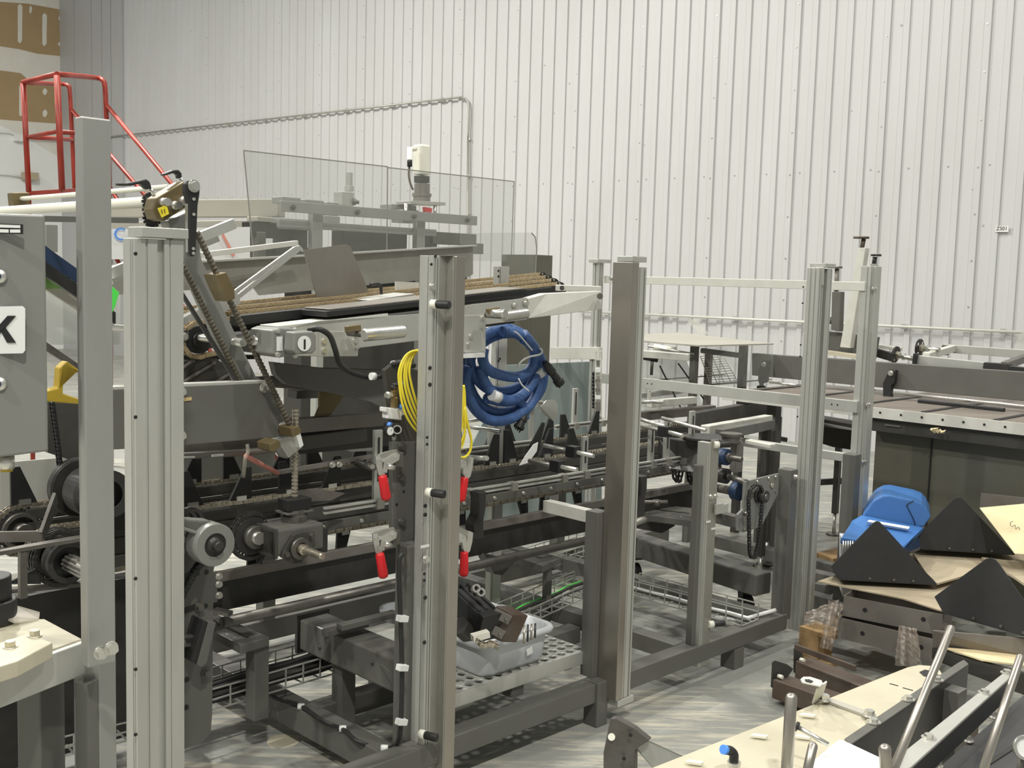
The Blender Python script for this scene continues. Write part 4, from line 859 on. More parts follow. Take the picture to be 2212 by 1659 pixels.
top = P(636,1140,b=bx+.075); top = V((top.x,top.y,zt_))
MB().lathe(top, UP, [(0,.042),(.02,.042),(.022,.036),(.04,.036)], 'steel', 24).cyl(top+UP*.04, top+UP*.06, .016, 'brass', 16).build('collar', t)
n = 50; h1 = .31; MB().lathe(top+UP*.05, UP, [(h1*i/n, .011 if i%2 else .009) for i in range(n+1)], 'chain_steel', 12).build('screw_column', t)
z1 = P(636,1075,b=bx+.075).z
MB().prism([top+V((0,0,z1-top.z))+mA*x+mB*y for x,y in ((-.045,-.03),(.045,-.03),(.045,.03),(-.045,.03))], UP*-.035, 'black').build('travelling_nut', t, .002)
MB().prism([top+V((0,0,z1-top.z-.04))+mA*x+mB*y for x,y in ((-.05,-.035),(.05,-.035),(.05,.035),(-.05,.035))], UP*-.006, 'grey').build('nut_plate', t, .001)
c = P(545,1158,b=.47); g = MB(); g.cyl(c, c+mB*.012, .06, 'steel_dark', 36).ring(c-mB*.03, c, .036, .02, 'steel', 24).cyl(c-mB*.045, c, .02, 'zinc', 16)
for k in range(30): e = mA*math.cos(k*.2094)+UP*math.sin(k*.2094); g.beam(c+e*.058+mB*.006, c+e*.068+mB*.006, .006, .007, 'steel_dark', mB)
g.build('input_sprocket', t)
lp = [c+(mA*math.cos(a)+UP*math.sin(a))*.072+mB*.006 for a in [math.pi*(.28+i/14*1.45) for i in range(15)]]
o = MB().chain([P(600,1112,b=.48)]+lp[::1]+[P(560,1215,b=.48)], .016, .014, .013, mB, 'steel_dark'); o.build('drive_chain', t)
plate([(640,1060),(690,1055),(746,1066),(715,1082),(640,1085)], .62, .006, 'steel_raw', 'nose_plate', 'pointed dull steel plate right of the gearbox screw column', 'plate')
o = MB().box(a1+.001, a1+.03, .38, .46, P(700,1190,b=.4).z, P(700,1138,b=.4).z, 'steel_dark').build('mount_block', None, .004); tag(o, 'dark block bolted to the right side of the gearbox', 'block')
# left end discs
t = T('belt_pulley', 'large dark drum pulley with side rings half hidden by the tallest tube post', 'pulley', P(200,1065,b=.8))
c = P(165,1050,b=.95); c2 = c-mB*.35
MB().cyl(c, c-mB*.03, .095, 'steel_dark', 40).ring(c-mB*.03, c-mB*.035, .092, .06, 'steel_dark').build('toothed_flange', t, .002)
MB().lathe(c, NB, [(.03,.055),(.06,.055),(.07,.075),(.16,.078),(.17,.068),(.25,.07),(.26,.08),(.34,.08)], 'steel_dark', 36).build('drum', t)
MB().ring(P(232,1068,b=.62), P(232,1068,b=.58), .072, .042, 'steel_dark', 36).build('side_ring', t, .002)
t = T('flat_stand', 'flat bar stand with a thin leg under the left sprockets', 'stand', P(90,1250,b=.5))
MB().beam(P(-60,1203,b=.55), P(178,1162,b=.55), .03, .012, 'steel').build('flat_bar', t, .001)
MB().beam(P(49,1190,b=.55), P(49,1292,b=.55), .02, .02, 'steel', up=mB).build('leg', t, .001)
MB().beam(P(-20,1160,b=.6), P(90,1158,b=.6), .01, .03, 'steel_raw').beam(P(90,1160,b=.6), P(120,1075,b=.7), .01, .04, 'steel').build('angled_link', t, .001)
t = T('chain_hub', 'dark chain hub with a splined shaft left of the tallest post', 'hub', P(140,1215,b=.5))
c = P(150,1215,b=.58)
MB().ring(c, c+mB*.05, .062, .045, 'steel_dark', 36).cyl(c+mB*.02,c+mB*.06,.055,'black',30).build('flange', t, .002)
g = MB(); g.cyl(c-mB*.14, c+mB*.02, .022, 'steel', 20)
for k in range(12): e = mA*math.cos(k*.5236)+UP*math.sin(k*.5236); g.beam(c-mB*.14+e*.023, c+e*.023, .004, .004, 'zinc')
g.build('splined_shaft', t)
g = MB()
for k in range(3): g.chain([c+mB*(.06+.018*k)+(mA*math.cos(a)+UP*math.sin(a))*.078 for a in [i/24*2*math.pi for i in range(25)]], .016, .016, .013, mB, 'steel_dark')
g.build('drive_chain', t)
plate([(12,1262),(78,1228),(90,1262)], .6, .006, 'black', 'black_fin', 'black pointed fin lying low at the left edge', 'fin')
o = MB().beam(P(20,1275,b=.7), P(170,1262,b=.7), .03, .012, 'steel').build('flat_rail', None, .001); tag(o, 'flat steel rail below the chain hub at the left', 'rail')
o = MB().box(-2.1,-1.25,.75,.82,.10,.62,'steel_dark').box(-2.3,-1.2,.9,1.3,.52,.54,'beige_beam').build('end_frame', None, .003); tag(o, 'dark machine end frame behind the ribbed post and the cream topped table', 'frame')
# ================================================ CENTRE UPRIGHT WITH CLAMPS
t = T('clamp_upright', 'grey upright plate left of the drilled post carrying two red handled clamps', 'upright', P(870,1300,b=.1))
MB().prism([P(848,955,b=.1),P(905,955,b=.1),P(905,1180,b=.1),P(852,1165,b=.1),P(848,1140,b=.1)], mB*.02, 'grey').build('plate', t, .002)
aa = A_(872,1200,.06); MB().box(aa, aa+.09, .04, .1, .0, P(880,1178,b=.06).z, 'grey').build('lower_tube', t, .003)
for x,y in ((869,965),(867,1032),(868,1128)): MB().bolt(P(x,y,b=.098), NB, .010, .012, 'steel').build('bolt', t)
for x,y in ((862,1003),(857,1090),(872,1062)): MB().hole(P(x,y,b=.10), NB, .005).build('hole', t)
def clamp(x, y, mir, b, label, flat=0):
    t = T('toggle_clamp', label, 'clamp', P(x,y,b=b), 'red handled toggle clamps')
    s = -1 if mir else 1
    c = lambda dx, dy, bb=b: P(x+s*dx, y+dy, b=bb)
    MB().prism([c(30,-26),c(46,-28),c(46,4),c(30,4)], mB*.03, 'steel').build('base', t, .002)
    MB().prism([c(-16,-20),c(8,-30),c(30,-34),c(34,-22),c(10,-16),c(-10,-8)], NB*.004, 'stainless_dull').prism([c(-16,-20,b+.03),c(8,-30,b+.03),c(30,-34,b+.03),c(34,-22,b+.03),c(10,-16,b+.03),c(-10,-8,b+.03)], mB*.004, 'stainless_dull').build('link_plate', t, .001)
    MB().prism([c(-17,-20),c(-8,-24),c(-4,-12),c(-2,6),c(4,18),c(-2,28),c(-10,20),c(-15,0)], NB*.006, 'zinc').build('lever', t, .001)
    MB().prism([c(0,-12),c(26,-28),c(34,-24),c(32,-12),c(8,2),c(6,16),c(-2,14)], NB*.010, 'zinc').build('lever', t, .001)
    MB().cyl(c(10,2,b-.01), c(24,6,b-.01), .009, 'zinc', 14).build('spindle', t)
    for dx,dy in ((-10,-14),(2,-11),(27,-20)): MB().cyl(c(dx,dy,b-.012), c(dx,dy,b+.035), .0055, 'zinc', 12).build('rivet', t)
    p, q = c(0,22,b-.004), c(9-flat*8,75,b-.004)
    pr = []
    Lh = (q-p).length
    for h, r in ((0,.011),(.05,.0135),(.5,.0145),(.85,.0155),(.95,.014),(1,.008)): pr.append((h*Lh, r))
    g = MB(); g.lathe(p, q-p, pr, 'red', 18)
    o = g.build('grip', t); 
    for f in o.data.polygons: f.use_smooth = True
clamp(826,1005,False,.06,'upper red handled toggle clamp left of the drilled post')
clamp(820,1173,False,.06,'lower red handled toggle clamp left of the drilled post')
clamp(1004,1009,True,.16,'upper red handled toggle clamp right of the drilled post')
clamp(1003,1170,True,.16,'lower red handled toggle clamp right of the drilled post',1)
# valve and gauge
t = T('brass_valve', 'brass valve stem with black push fittings above a white air block', 'valve', P(851,880,b=.13))
MB().lathe(P(851,880,b=.13), UP, [(0,.012),(.03,.012),(.032,.009),(.045,.009),(.047,.011),(.065,.011)], 'brass', 6).build('stem', t)
MB().cyl(P(851,842,b=.13), P(851,832,b=.13), .010, 'black', 14).cyl(P(848,833,b=.13), P(866,830,b=.12), .008, 'black', 12).build('elbow_fitting', t)
MB().cyl(P(860,831,b=.12), P(868,829,b=.12), .009, 'lens_blue', 12).build('release_ring', t)
MB().lathe(P(846,853,b=.13), P(830,854,b=.12)-P(846,853,b=.13), [(0,.008),(.01,.008),(.012,.011),(.022,.011),(.024,.007),(.03,.007)], 'zinc', 12).build('muffler', t)
MB().prism([P(832,880,b=.12),P(874,884,b=.12),P(876,896,b=.12),P(868,898,b=.12),P(868,908,b=.12),P(838,905,b=.12),P(838,892,b=.12),P(832,890,b=.12)], mB*.03, 'white').build('air_block', t, .003)
MB().cyl(P(865,880,b=.12), P(869,876,b=.11), .007, 'lens_blue', 12).build('release_ring', t)
t = T('pressure_gauge', 'little white dial gauge on a black regulator with a blue fitting', 'gauge', P(845,928,b=.12))
MB().prism([P(845,915,b=.1),P(866,916,b=.1),P(868,936,b=.1),P(858,940,b=.1),P(845,936,b=.1)], mB*.04, 'black').build('regulator', t, .004)
c = P(837,930,b=.09); MB().lathe(c, NB, [(0,.016),(.012,.016),(.014,.013)], 'black', 24).cyl(c+NB*.0141, c+NB*.0146, .0125, 'white', 24).build('dial', t)
MB().beam(c+NB*.015, c+NB*.015+mA*.006+UP*.006, .0012, .0008, 'black').build('needle', t)
MB().ring(P(858,928,b=.095), P(858,928,b=.09), .014, .010, 'zinc', 20).build('knob_ring', t)
MB().cyl(P(838,918,b=.11), P(845,920,b=.1), .010, 'lens_blue', 14).build('blue_fitting', t)
MB().cyl(P(851,940,b=.12), P(851,955,b=.12), .006, 'zinc', 12).build('drain', t)
# yellow cord coil, hung on the drilled post
t = T('cord_coil', 'coil of thin yellow cord hanging behind the drilled post', 'cord', P(930,880,b=.09))
def loop(pts, b, n): 
    for k in range(n):
        j = lambda i: random.uniform(-3,3)
        MB().tube([P(x+(k-n/2)*sx*1.9+j(0)*.4, y+j(1)*.6, b=b+.006*k) for x,y,sx in pts], .0036, 'yellow', 8, 6).build('strand', t)
loop([(920,768,0),(902,757,1),(886,770,2.5),(876,800,3.2),(879,835,3.6),(890,875,4.2),(905,910,4.5),(925,935,4),(950,950,3)], .075, 5)
loop([(985,950,1),(996,925,1.5),(1001,890,1.2),(1003,850,.8),(1001,832,.5)], .10, 4)
loop([(990,980,1),(1000,958,2),(1006,930,1),(1004,880,.5)], .11, 2)
MB().tube([P(x,y,b=.12) for x,y in ((1003,870),(1010,915),(1018,950),(1015,975),(1003,988),(990,985))], .0042, 'yellow', 8, 6).build('strand', t)
# blue hose coil
t = T('blue_hose_coil', 'thick coiled blue hose with black plug ends hanging right of the drilled post', 'hose', P(1090,800,b=.8))
def cir(cx, cy, rx, ry, a0, a1, b, db, ph=0, n=18, rr=.021):
    pts = []
    for i in range(n+1):
        a = math.radians(a0+(a1-a0)*i/n); pts.append(P(cx+rx*math.cos(a)+2*math.sin(a*2+ph), cy+ry*math.sin(a)+3*math.cos(a*3+ph), b=b+db*i/n))
    MB().tube(pts, rr, 'blue_hose', 12, 3).build('hose_turn', t)
cir(1092,805,82,86,-95,265,.62,.03)
cir(1088,778,74,66,-80,280,.60,.02,1)
cir(1098,790,62,72,-100,180,.56,.02,2)
cir(1072,800,80,92,60,250,.66,.03,3)
cir(1083,822,78,86,-20,200,.58,.03,.5)
cir(1077,835,72,72,10,190,.63,.02,2.5)
cir(1100,770,56,46,-60,200,.55,.01,4)
MB().tube([P(x,y,b=.55) for x,y in ((1130,720),(1150,745),(1168,775),(1175,800))], .020, 'blue_hose', 12, 4).build('hose_turn', t)
MB().tube([P(x,y,b=.6) for x,y in ((1050,860),(1090,868),(1118,865),(1132,885),(1133,905))], .020, 'blue_hose', 12, 4).build('hose_turn', t)
for x0,y0,x1,y1,b in ((1177,783,1210,828,.52),(1134,895,1120,925,.58)):
    p, q = P(x0,y0,b=b), P(x1,y1,b=b); L2 = (q-p).length
    g = MB(); g.lathe(p, q-p, [(0,.012),(L2*.2,.018),(L2*.45,.02),(L2*.5,.016),(L2*.8,.017),(L2*.82,.022),(L2,.022)], 'black', 18)
    d = (q-p).normalized(); s2 = d.orthogonal()
    for k in (-1,0,1): g.cyl(q+s2*.01*k, q+s2*.01*k+d*.012, .003, 'black', 8)
    g.build('plug_end', t)
for x,y,dx,dy in ((1166,802,5,6),(1070,856,8,3)): MB().cyl(P(x-dx,y-dy,b=.56), P(x+dx,y+dy,b=.56), .0225, 'white', 16).build('tape_band', t)
g = MB(); g.tube([P(x,y,b=.52) for x,y in ((1119,795),(1122,785),(1140,772),(1165,766),(1171,758),(1166,752))], .004, 'white', 8, 4).tube([P(x,y,b=.52) for x,y in ((1110,716),(1120,722),(1140,745),(1150,757))], .003, 'white', 8, 4).tube([P(x,y,b=.52) for x,y in ((1120,818),(1128,832),(1143,845))], .003, 'white', 8, 4).build('white_tie', t)
t = T('hose_hanger_post', 'pale drilled upright bar behind the blue hose coil', 'post', P(1078,850,b=.85))
q = P(1078,1000,b=.85); a_ = (q-OR).dot(mA)
MB().box(a_-.02,a_+.03,.85,.875,.0,P(1078,575,b=.85).z,'alu').box(a_-.035,a_-.024,.85,.88,.0,P(1078,575,b=.85).z,'alu').build('upright', t, .001)
for y in (585,597,597,640,723,775,780,838): MB().hole(P(1080+(y%3)*3-3,y,b=.849), NB, .005).build('hole', t)
# ================================================ PERFORATED SHELF + TUB
zs = .235
t = T('perforated_shelf', 'galvanised perforated plank shelf holding the grey plastic tub', 'shelf', M(-.35,.2,zs))
aL, aR = -.80, -.03
MB().box(aL, aR, .05, .054, zs-.03, zs+.018, 'alu').build('front_lip', t, .001)
MB().box(aL, aR, .40, .404, zs-.03, zs+.018, 'alu').build('back_lip', t, .001)
g = MB(); n = 17; R = .016
s0 = .0455
for i in range(17):
    for j in range(8):
        x0 = aL+i*s0; y0 = .054+j*.0433; cx, cy = x0+s0/2, y0+.0217; oct_ = [(cx+R*math.cos(k*math.pi/4+.39), cy+R*.95*math.sin(k*math.pi/4+.39)) for k in range(8)]
        rect = [(x0+s0,cy),(x0+s0,y0+.0433),(cx,y0+.0433),(x0,y0+.0433),(x0,cy),(x0,y0),(cx,y0),(x0+s0,y0)]
        vs_ = [M(x,y,zs) for x,y in rect]+[M(x,y,zs-.002) for x,y in oct_]+[M(x,y,zs-.008) for x,y in oct_]
        oo = [0,1,2,3,4,5,6,7]
        fs = [[k,(k+1)%8,8+(k+1)%8,8+k] for k in range(8)]+[[8+k,8+(k+1)%8,16+(k+1)%8,16+k] for k in range(8)]
        g.add(vs_, fs, 'alu')
g.build('deck', t)
MB().box(-.45,-.39,.06,.4,zs-.07,zs-.03,'grey').build('support', t, .002); MB().box(-.14,-.10,.1,.45,zs-.06,zs-.03,'steel_dark').build('support', t, .002)
t = T('grey_tub', 'light grey plastic tub heaped with greasy motor parts', 'tub', M(-.42,.25,zs+.002))
# rounded shell: outer, rim, inner
tub_c = P(1045,1471,z=zs+.004); ta = (tub_c-OR).dot(mA); tb_ = (tub_c-OR).dot(mB)
def rr(w_, l_, r, z, n=5):
    o = []
    for cx, cy, a0 in ((w_/2-r,l_/2-r,0),(-w_/2+r,l_/2-r,90),(-w_/2+r,-l_/2+r,180),(w_/2-r,-l_/2+r,270)):
        for k in range(n+1): a = math.radians(a0+90*k/n); o.append((cx+r*math.cos(a), cy+r*math.sin(a), z))
    return o
TA, TB = ta+.165, tb_+.235
prf = [(.27,.38,.04,0,),(.29,.40,.045,.012),(.31,.42,.05,.088),(.31,.42,.05,.09),(.345,.455,.055,.094),(.35,.46,.055,.104),(.34,.45,.055,.112),(.30,.41,.045,.112),(.28,.39,.04,.02),(.27,.38,.04,.012)]
rs = [rr(k[0]+.02,k[1]+.05,k[2],k[3]*1.15) for k in prf]; nn = len(rs[0]); g = MB()
rot = math.radians(0)
vs_ = [M(TA+x, TB+y, zs+.003+z) for r in rs for x,y,z in r]
fs = [[k*nn+i, k*nn+(i+1)%nn, (k+1)*nn+(i+1)%nn, (k+1)*nn+i] for k in range(len(rs)-1) for i in range(nn)]
g.add(vs_, fs+[list(range(nn-1,-1,-1)), [(len(rs)-1)*nn+i for i in range(nn)]], 'tub_grey', True); sh = g.build('shell', t)
MB().beam(P(1138,1410,b=.095), P(1150,1403,b=.095), .001, .025, 'white').build('label_scrap', t)
def part_(pts3, vec, m, n, l, c, bev=.003): return tag(MB().prism(pts3, vec, m).build(n, None, bev), l, c)
# motor parts heap
t = T('servo_motor', 'black finned motor with two connector sockets on top of the heap in the tub', 'motor', M(-.55,.3,.32))
p, q = P(993,1290,d=3.62), P(1052,1345,d=3.5)
ax_ = (q-p).normalized()
g = MB(); g.beam(p, q, .085, .08, 'black_plate'); 
for k in (-.03,0,.03):
    sd = ax_.cross(UP).normalized(); g.beam(p+sd*k+UP*.045, q+sd*k+UP*.045, .012, .01, 'black_plate')
g.build('body', t, .006)
MB().beam(q, q+ax_*.03, .10, .10, 'black').build('flange', t, .004)
MB().beam(p-ax_*.06, p, .075, .07, 'black_plate').build('rear_cap', t, .008)
for x,y in ((1024,1272),(1034,1280)):
    a = P(x,y,d=3.5); MB().ring(a, a+V((.01,-.02,.008)), .014, .009, 'zinc', 18).cyl(a+V((-.01,.02,-.008)), a+V((.004,-.008,.003)), .011, 'black', 16).build('connector', t)
t = T('greasy_gear_block', 'rusty square gear block with bolted plates leaning in the tub', 'machine part', M(-.4,.25,.33))
p = [P(1040,1368,d=3.5),P(1072,1307,d=3.5),P(1110,1328,d=3.5),P(1084,1388,d=3.5)]
MB().prism(p, V((.05,.045,-.015)), 'steel_rust').build('body', t, .004)
for (x0,y0,x1,y1) in ((1066,1322,1102,1340),(1052,1352,1088,1372)):
    a, b_ = P(x0,y0,d=3.49), P(x1,y1,d=3.49); k = MB().beam(a,b_,.012,.03,'steel_raw'); o = k.build('face_plate', t, .001)
    for f in (.15,.85): MB().cyl(a.lerp(b_,f)+V((-.005,-.008,0)), a.lerp(b_,f)+V((-.007,-.011,0)), .005, 'zinc', 10).build('screw', o)
part_([P(980,1340,d=3.45),P(1000,1330,d=3.5),P(1012,1345,d=3.45),P(1000,1368,d=3.4),P(980,1370,d=3.38)], V((.03,.04,-.04)), 'steel_dark', 'round_casting', 'dark rounded casting at the left of the tub heap', 'machine part')
g = MB(); c = P(1130,1370,d=3.45); 
for k in range(4): g.ring(c+V((.012*k,.004*k,.003*k)), c+V((.012*k+.006,.004*k,.003*k)), .03-.002*k, .015, 'steel_dark' if k%2 else 'chain_steel', 18)
tag(g.build('gear_stack'), 'stack of toothed rings at the right of the tub heap', 'gear')
g = MB(); g.chain([P(1030,1385,d=3.33),P(1045,1395,d=3.32),P(1060,1388,d=3.34),P(1075,1398,d=3.33)], .014, .016, .014, V((0,1,.3)), 'chain_steel'); g.beam(P(1020,1378,d=3.36),P(1055,1368,d=3.38),.03,.02,'cream')
tag(g.build('loose_chain'), 'short greasy chain piece with a pale block at the front of the tub heap', 'chain')
t = T('small_tray', 'pale blue grey plastic tray edge left of the clamp upright near the floor', 'tray', P(855,1330,z=.3))
MB().lathe(P(868,1338,z=.36), UP, [(0,.06),(.03,.075),(.035,.082),(.042,.082),(.043,.07),(.01,.06)], 'tub_grey', 24).build('tray', t)
# ================================================ FAR MACHINE WITH CLEAR GUARDS (beyond the deck)
F3 = Q(3.0); F2 = Q(2.9); F4 = Q(3.3)
def zrow(x, y, b): return P(x,y,b=b).z
def fbox(x0, x1, y0, y1, b, dep, m, par, name, bev=.002):
    pa_, pb_ = P(x0,y0,b=b), P(x1,y0,b=b); z0 = P(x0,y1,b=b).z; z1 = pa_.z
    return MB().prism([V((pa_.x,pa_.y,z0)),V((pb_.x,pb_.y,z0)),V((pb_.x,pb_.y,z0))+mB*dep,V((pa_.x,pa_.y,z0))+mB*dep], UP*(z1-z0), m).build(name, par, bev)
t = T('press_frame', 'aluminium gantry frame inside the clear guards, carrying a white servo motor', 'frame', V((*P(800,470,b=3.1).xy,0)))
bp, bq = P(605,445,b=3.05), P(1029,474,b=3.05); bq = bp+mA*(bq-bp).dot(mA)
MB().beam(bp, bq, .02, .062, 'alu_dull').build('cross_bar', t, .002)
for x,y in ((634,447),(773,457),(896,466),(1011,474)): c = P(x,y+1,b=3.03); MB().bolt(c, NB, .012, .012, 'steel').build('bolt', t)
bp2, bq2 = P(600,482,b=3.15), P(940,504,b=3.15); bq2 = bp2+mA*(bq2-bp2).dot(mA); MB().beam(bp2,bq2,.03,.045,'alu_dull').build('cross_bar', t, .002)
for x0,x1,y0 in ((676,698,440),(902,919,475)):
    q = fbox(x0,x1,y0,560,3.1,.05,'alu_dull',t,'column')
    q2 = P((x0+x1)/2,560,b=3.12); MB().beam(q2, V((q2.x,q2.y,0)), .06, .05, 'alu', up=mA).build('lower_column', t)
for i,(x0,x1,y0,y1,m_) in enumerate(((556,590,467,478,'beige_beam'),(545,600,478,512,'steel_dark'),(596,668,470,494,'alu_dull'),(612,665,494,555,'grey_dark'),(700,735,465,481,'alu_dull'),(740,800,497,548,'grey_dark'),(800,880,496,560,'grey_dark'),(845,900,440,452,'alu_dull'),(870,905,452,480,'alu_dull'),(936,1030,500,526,'steel'),(920,945,508,560,'grey_dark'),(1020,1045,525,548,'steel'),(556,575,500,560,'steel'),(706,730,436,470,'alu_dull'),(610,650,424,438,'alu_dull'),(660,700,430,445,'alu_dull'))):
    fbox(x0,x1,y0,y1,3.2+.02*(i%4),.12,m_,t,'machine_block',.004)
fbox(560,1010,530,600,3.35,.3,'grey_dark',t,'machine_bed')
q = P(780,600,b=3.45); MB().box((q-OR).dot(mA)-.5,(q-OR).dot(mA)+.9,3.4,3.6,0,q.z,'grey_dark').build('machine_base', t)
t = T('screw_jack', 'upright grey screw jack with a side knob standing on the gantry frame', 'jack', P(752,430,b=3.2))
MB().lathe(P(754,413,b=3.2), UP, [(0,.03),(.03,.03),(.032,.022),(.115,.022)], 'alu', 18).build('sleeve', t)
fbox(739,765,414,443,3.18,.09,'alu',t,'gear_block')
MB().lathe(P(762,435,b=3.18), P(780,438,b=3.16)-P(762,435,b=3.18), [(0,.02),(.02,.02),(.025,.012),(.04,.012)], 'steel', 16).build('side_knob', t)
t = T('servo_motor', 'tall white servo motor on a brown gearhead above the gantry frame', 'motor', P(910,440,b=3.2))
c = P(911,436,b=3.2); s1 = 3.2
hz = lambda y: P(911,y,b=3.2)-c
def rbox(y0,y1,w_,m,name,bev): 
    z0, z1 = c+hz(y1), c+hz(y0); return MB().prism([z0+mA*x*w_+mB*y*w_ for x,y in ((-.5,-.5),(.5,-.5),(.5,.5),(-.5,.5))], z1-z0, m).build(name, t, bev)
rbox(313,378,.085,'cream','motor_body',.012)
rbox(380,395,.075,'black','coupling',.004)
MB().lathe(c+hz(436), UP, [(0,.058),(.035,.058),(.036,.065),(.055,.065),(.056,.052),(.12,.052)], 'steel_raw', 24).build('gearhead', t)
MB().beam(P(871,438,b=3.2), P(946,441,b=3.2), .16, .022, 'alu').build('mount_plate', t, .002)
for x in (877,940): q = P(x,440,b=3.14); MB().cyl(q, q-UP*.11, .012, 'zinc', 12).build('stand_off', t)
MB().cyl(P(885,318,b=3.12), P(885,345,b=3.12), .017, 'cream', 14).cyl(P(885,345,b=3.12), P(885,360,b=3.12), .017, 'steel_dark', 14).cyl(P(885,322,b=3.12), P(897,322,b=3.15), .015, 'cream', 12).build('connector', t)
MB().tube([P(x,y,b=3.12) for x,y in ((884,360),(883,378),(886,395),(892,410))], .007, 'steel_rust', 8, 4).build('cable', t)
q = MB().prism([P(919,447,b=3.1),P(934,450,b=3.1),P(932,462,b=3.1),P(920,459,b=3.1)], mB*.03, 'red'); tag(q.build('red_cap'), 'tiny red cap under the white servo motor', 'cap')
def panel(pts, b, label, m='clear_panel', edge=True):
    t = T('clear_guard_panel', label, 'guard', P(*pts[0],b=b)); q = [P(x,y,b=b) for x,y in pts]
    MB().prism(q, mB*.006, m).build('sheet', t)
    g = MB()
    for i in range(len(q)):
        if i in edge: g.beam(q[i]+mB*.003, q[(i+1)%len(q)]+mB*.003, .004, .006, 'stainless_dull')
    g.build('edge_strip', t)
panel([(527,325),(838,360),(836,560),(549,560)], 2.75, 'left clear guard panel with a slanting left edge in front of the gantry frame', 'clear_panel', (0,1,3))
panel([(839,362),(1111,392),(1105,565),(837,560)], 2.75, 'right clear guard panel crossing in front of the white servo motor', 'clear_panel', (0,1))
panel([(995,504),(1148,502),(1157,512),(1160,535),(1157,600),(995,600)], 2.4, 'lower clear guard panel with a rounded corner beside the dark cabinet end', 'clear_panel', (1,2,3))
o = fbox(1153,1194,550,900,2.5,.3,'cabinet',None,'cabinet_end'); tag(o, 'tall dark cabinet end below the rounded clear guard, left of the far wall ribs', 'cabinet')
t = T('pale_channel', 'long pale beige beam running left from the gantry frame', 'beam', P(420,450,d=8.3))
MB().beam(P(225,452,d=7.3), P(608,450,d=6.95), .10, .11, 'beige_beam').build('beam', t, .004)
MB().beam(P(225,491,d=7.1), P(560,486,d=6.9), .09, .06, 'beige_beam').build('lower_beam', t, .004)
MB().beam(P(225,510,d=7.0), P(560,497,d=6.8), .05, .022, 'steel_dark').build('underside_strip', t)
for x in (300,500): q = P(x,500,d=7.15); MB().beam(q, V((q.x,q.y,0)), .08,.08,'grey', up=mA).build('leg', t)
# ================================================ RIGHT BACKGROUND
def G(x, y, d): return P(x,y,d=d)
ZT = 1.225
t = T('clear_topped_table', 'table with a brown tinted flat top and wire ramp, behind the middle rail', 'table', V((*P(1520,730,d=6.9).xy,0)))
tp = [P(x,y,z=ZT) for x,y in ((1372,735),(1376,722),(1470,718),(1671,742),(1509,746))]
MB().prism(tp, UP*-.008, 'beige_beam').build('top', t)
for x0,x1,y0,d_,m_ in ((1491,1511,748,6.6,'grey'),(1523,1541,756,7.2,'steel_raw'),(1596,1617,746,6.9,'grey_dark'),(1640,1651,905,6.3,'grey')):
    q = P((x0+x1)/2,y0,d=d_); w_ = (x1-x0)*d_/FPX*.72; MB().beam(q, V((q.x,q.y,0)), w_, w_, m_, up=mA).build('leg', t, .003)
MB().beam(P(1372,763,d=6.5), P(1489,772,d=6.4), .05, .042, 'alu_white').build('rail', t, .003)
MB().cyl(P(1412,749,d=6.6), P(1460,757,d=6.6), .018, 'cream', 16).cyl(P(1400,748,d=6.6), P(1500,765,d=6.55), .007, 'zinc', 10).build('roller', t)
MB().beam(P(1515,757,d=6.9), P(1600,768,d=6.8), .05, .03, 'steel').build('cross_rail', t, .003)
MB().prism([P(1509,748,d=6.65),P(1670,745,d=6.65),P(1670,832,d=6.65),P(1560,838,d=6.65)], V((0,.006,0)), 'clear_panel').build('clear_side', t)
MB().prism([P(1376,775,d=6.9),P(1480,770,d=6.9),P(1520,880,d=6.9),P(1376,890,d=6.9)], V((0,.01,0)), 'smoke_panel').build('tinted_side', t)
MB().beam(P(1425,790,d=6.6), P(1470,880,d=6.6), .02, .008, 'black').beam(P(1465,785,d=6.7), P(1520,862,d=6.7), .02, .008, 'black').build('black_strap', t)
MB().cyl(P(1388,770,d=6.6), P(1421,776,d=6.6), .02, 'black', 14).cyl(P(1409,776,d=6.6), P(1407,810,d=6.6), .01, 'steel', 10).build('hanging_cup', t)
g = MB(); a,b_,c,d__ = P(1513,770,d=7.3), P(1560,765,d=7.6), P(1596,828,d=7.0), P(1535,832,d=6.9)
for i in range(13): g.beam(a.lerp(d__,i/12), b_.lerp(c,i/12), .004,.004,'alu_white')
for i in range(5): g.beam(a.lerp(b_,i/4), d__.lerp(c,i/4), .004,.004,'alu_white')
g.build('wire_ramp', t)
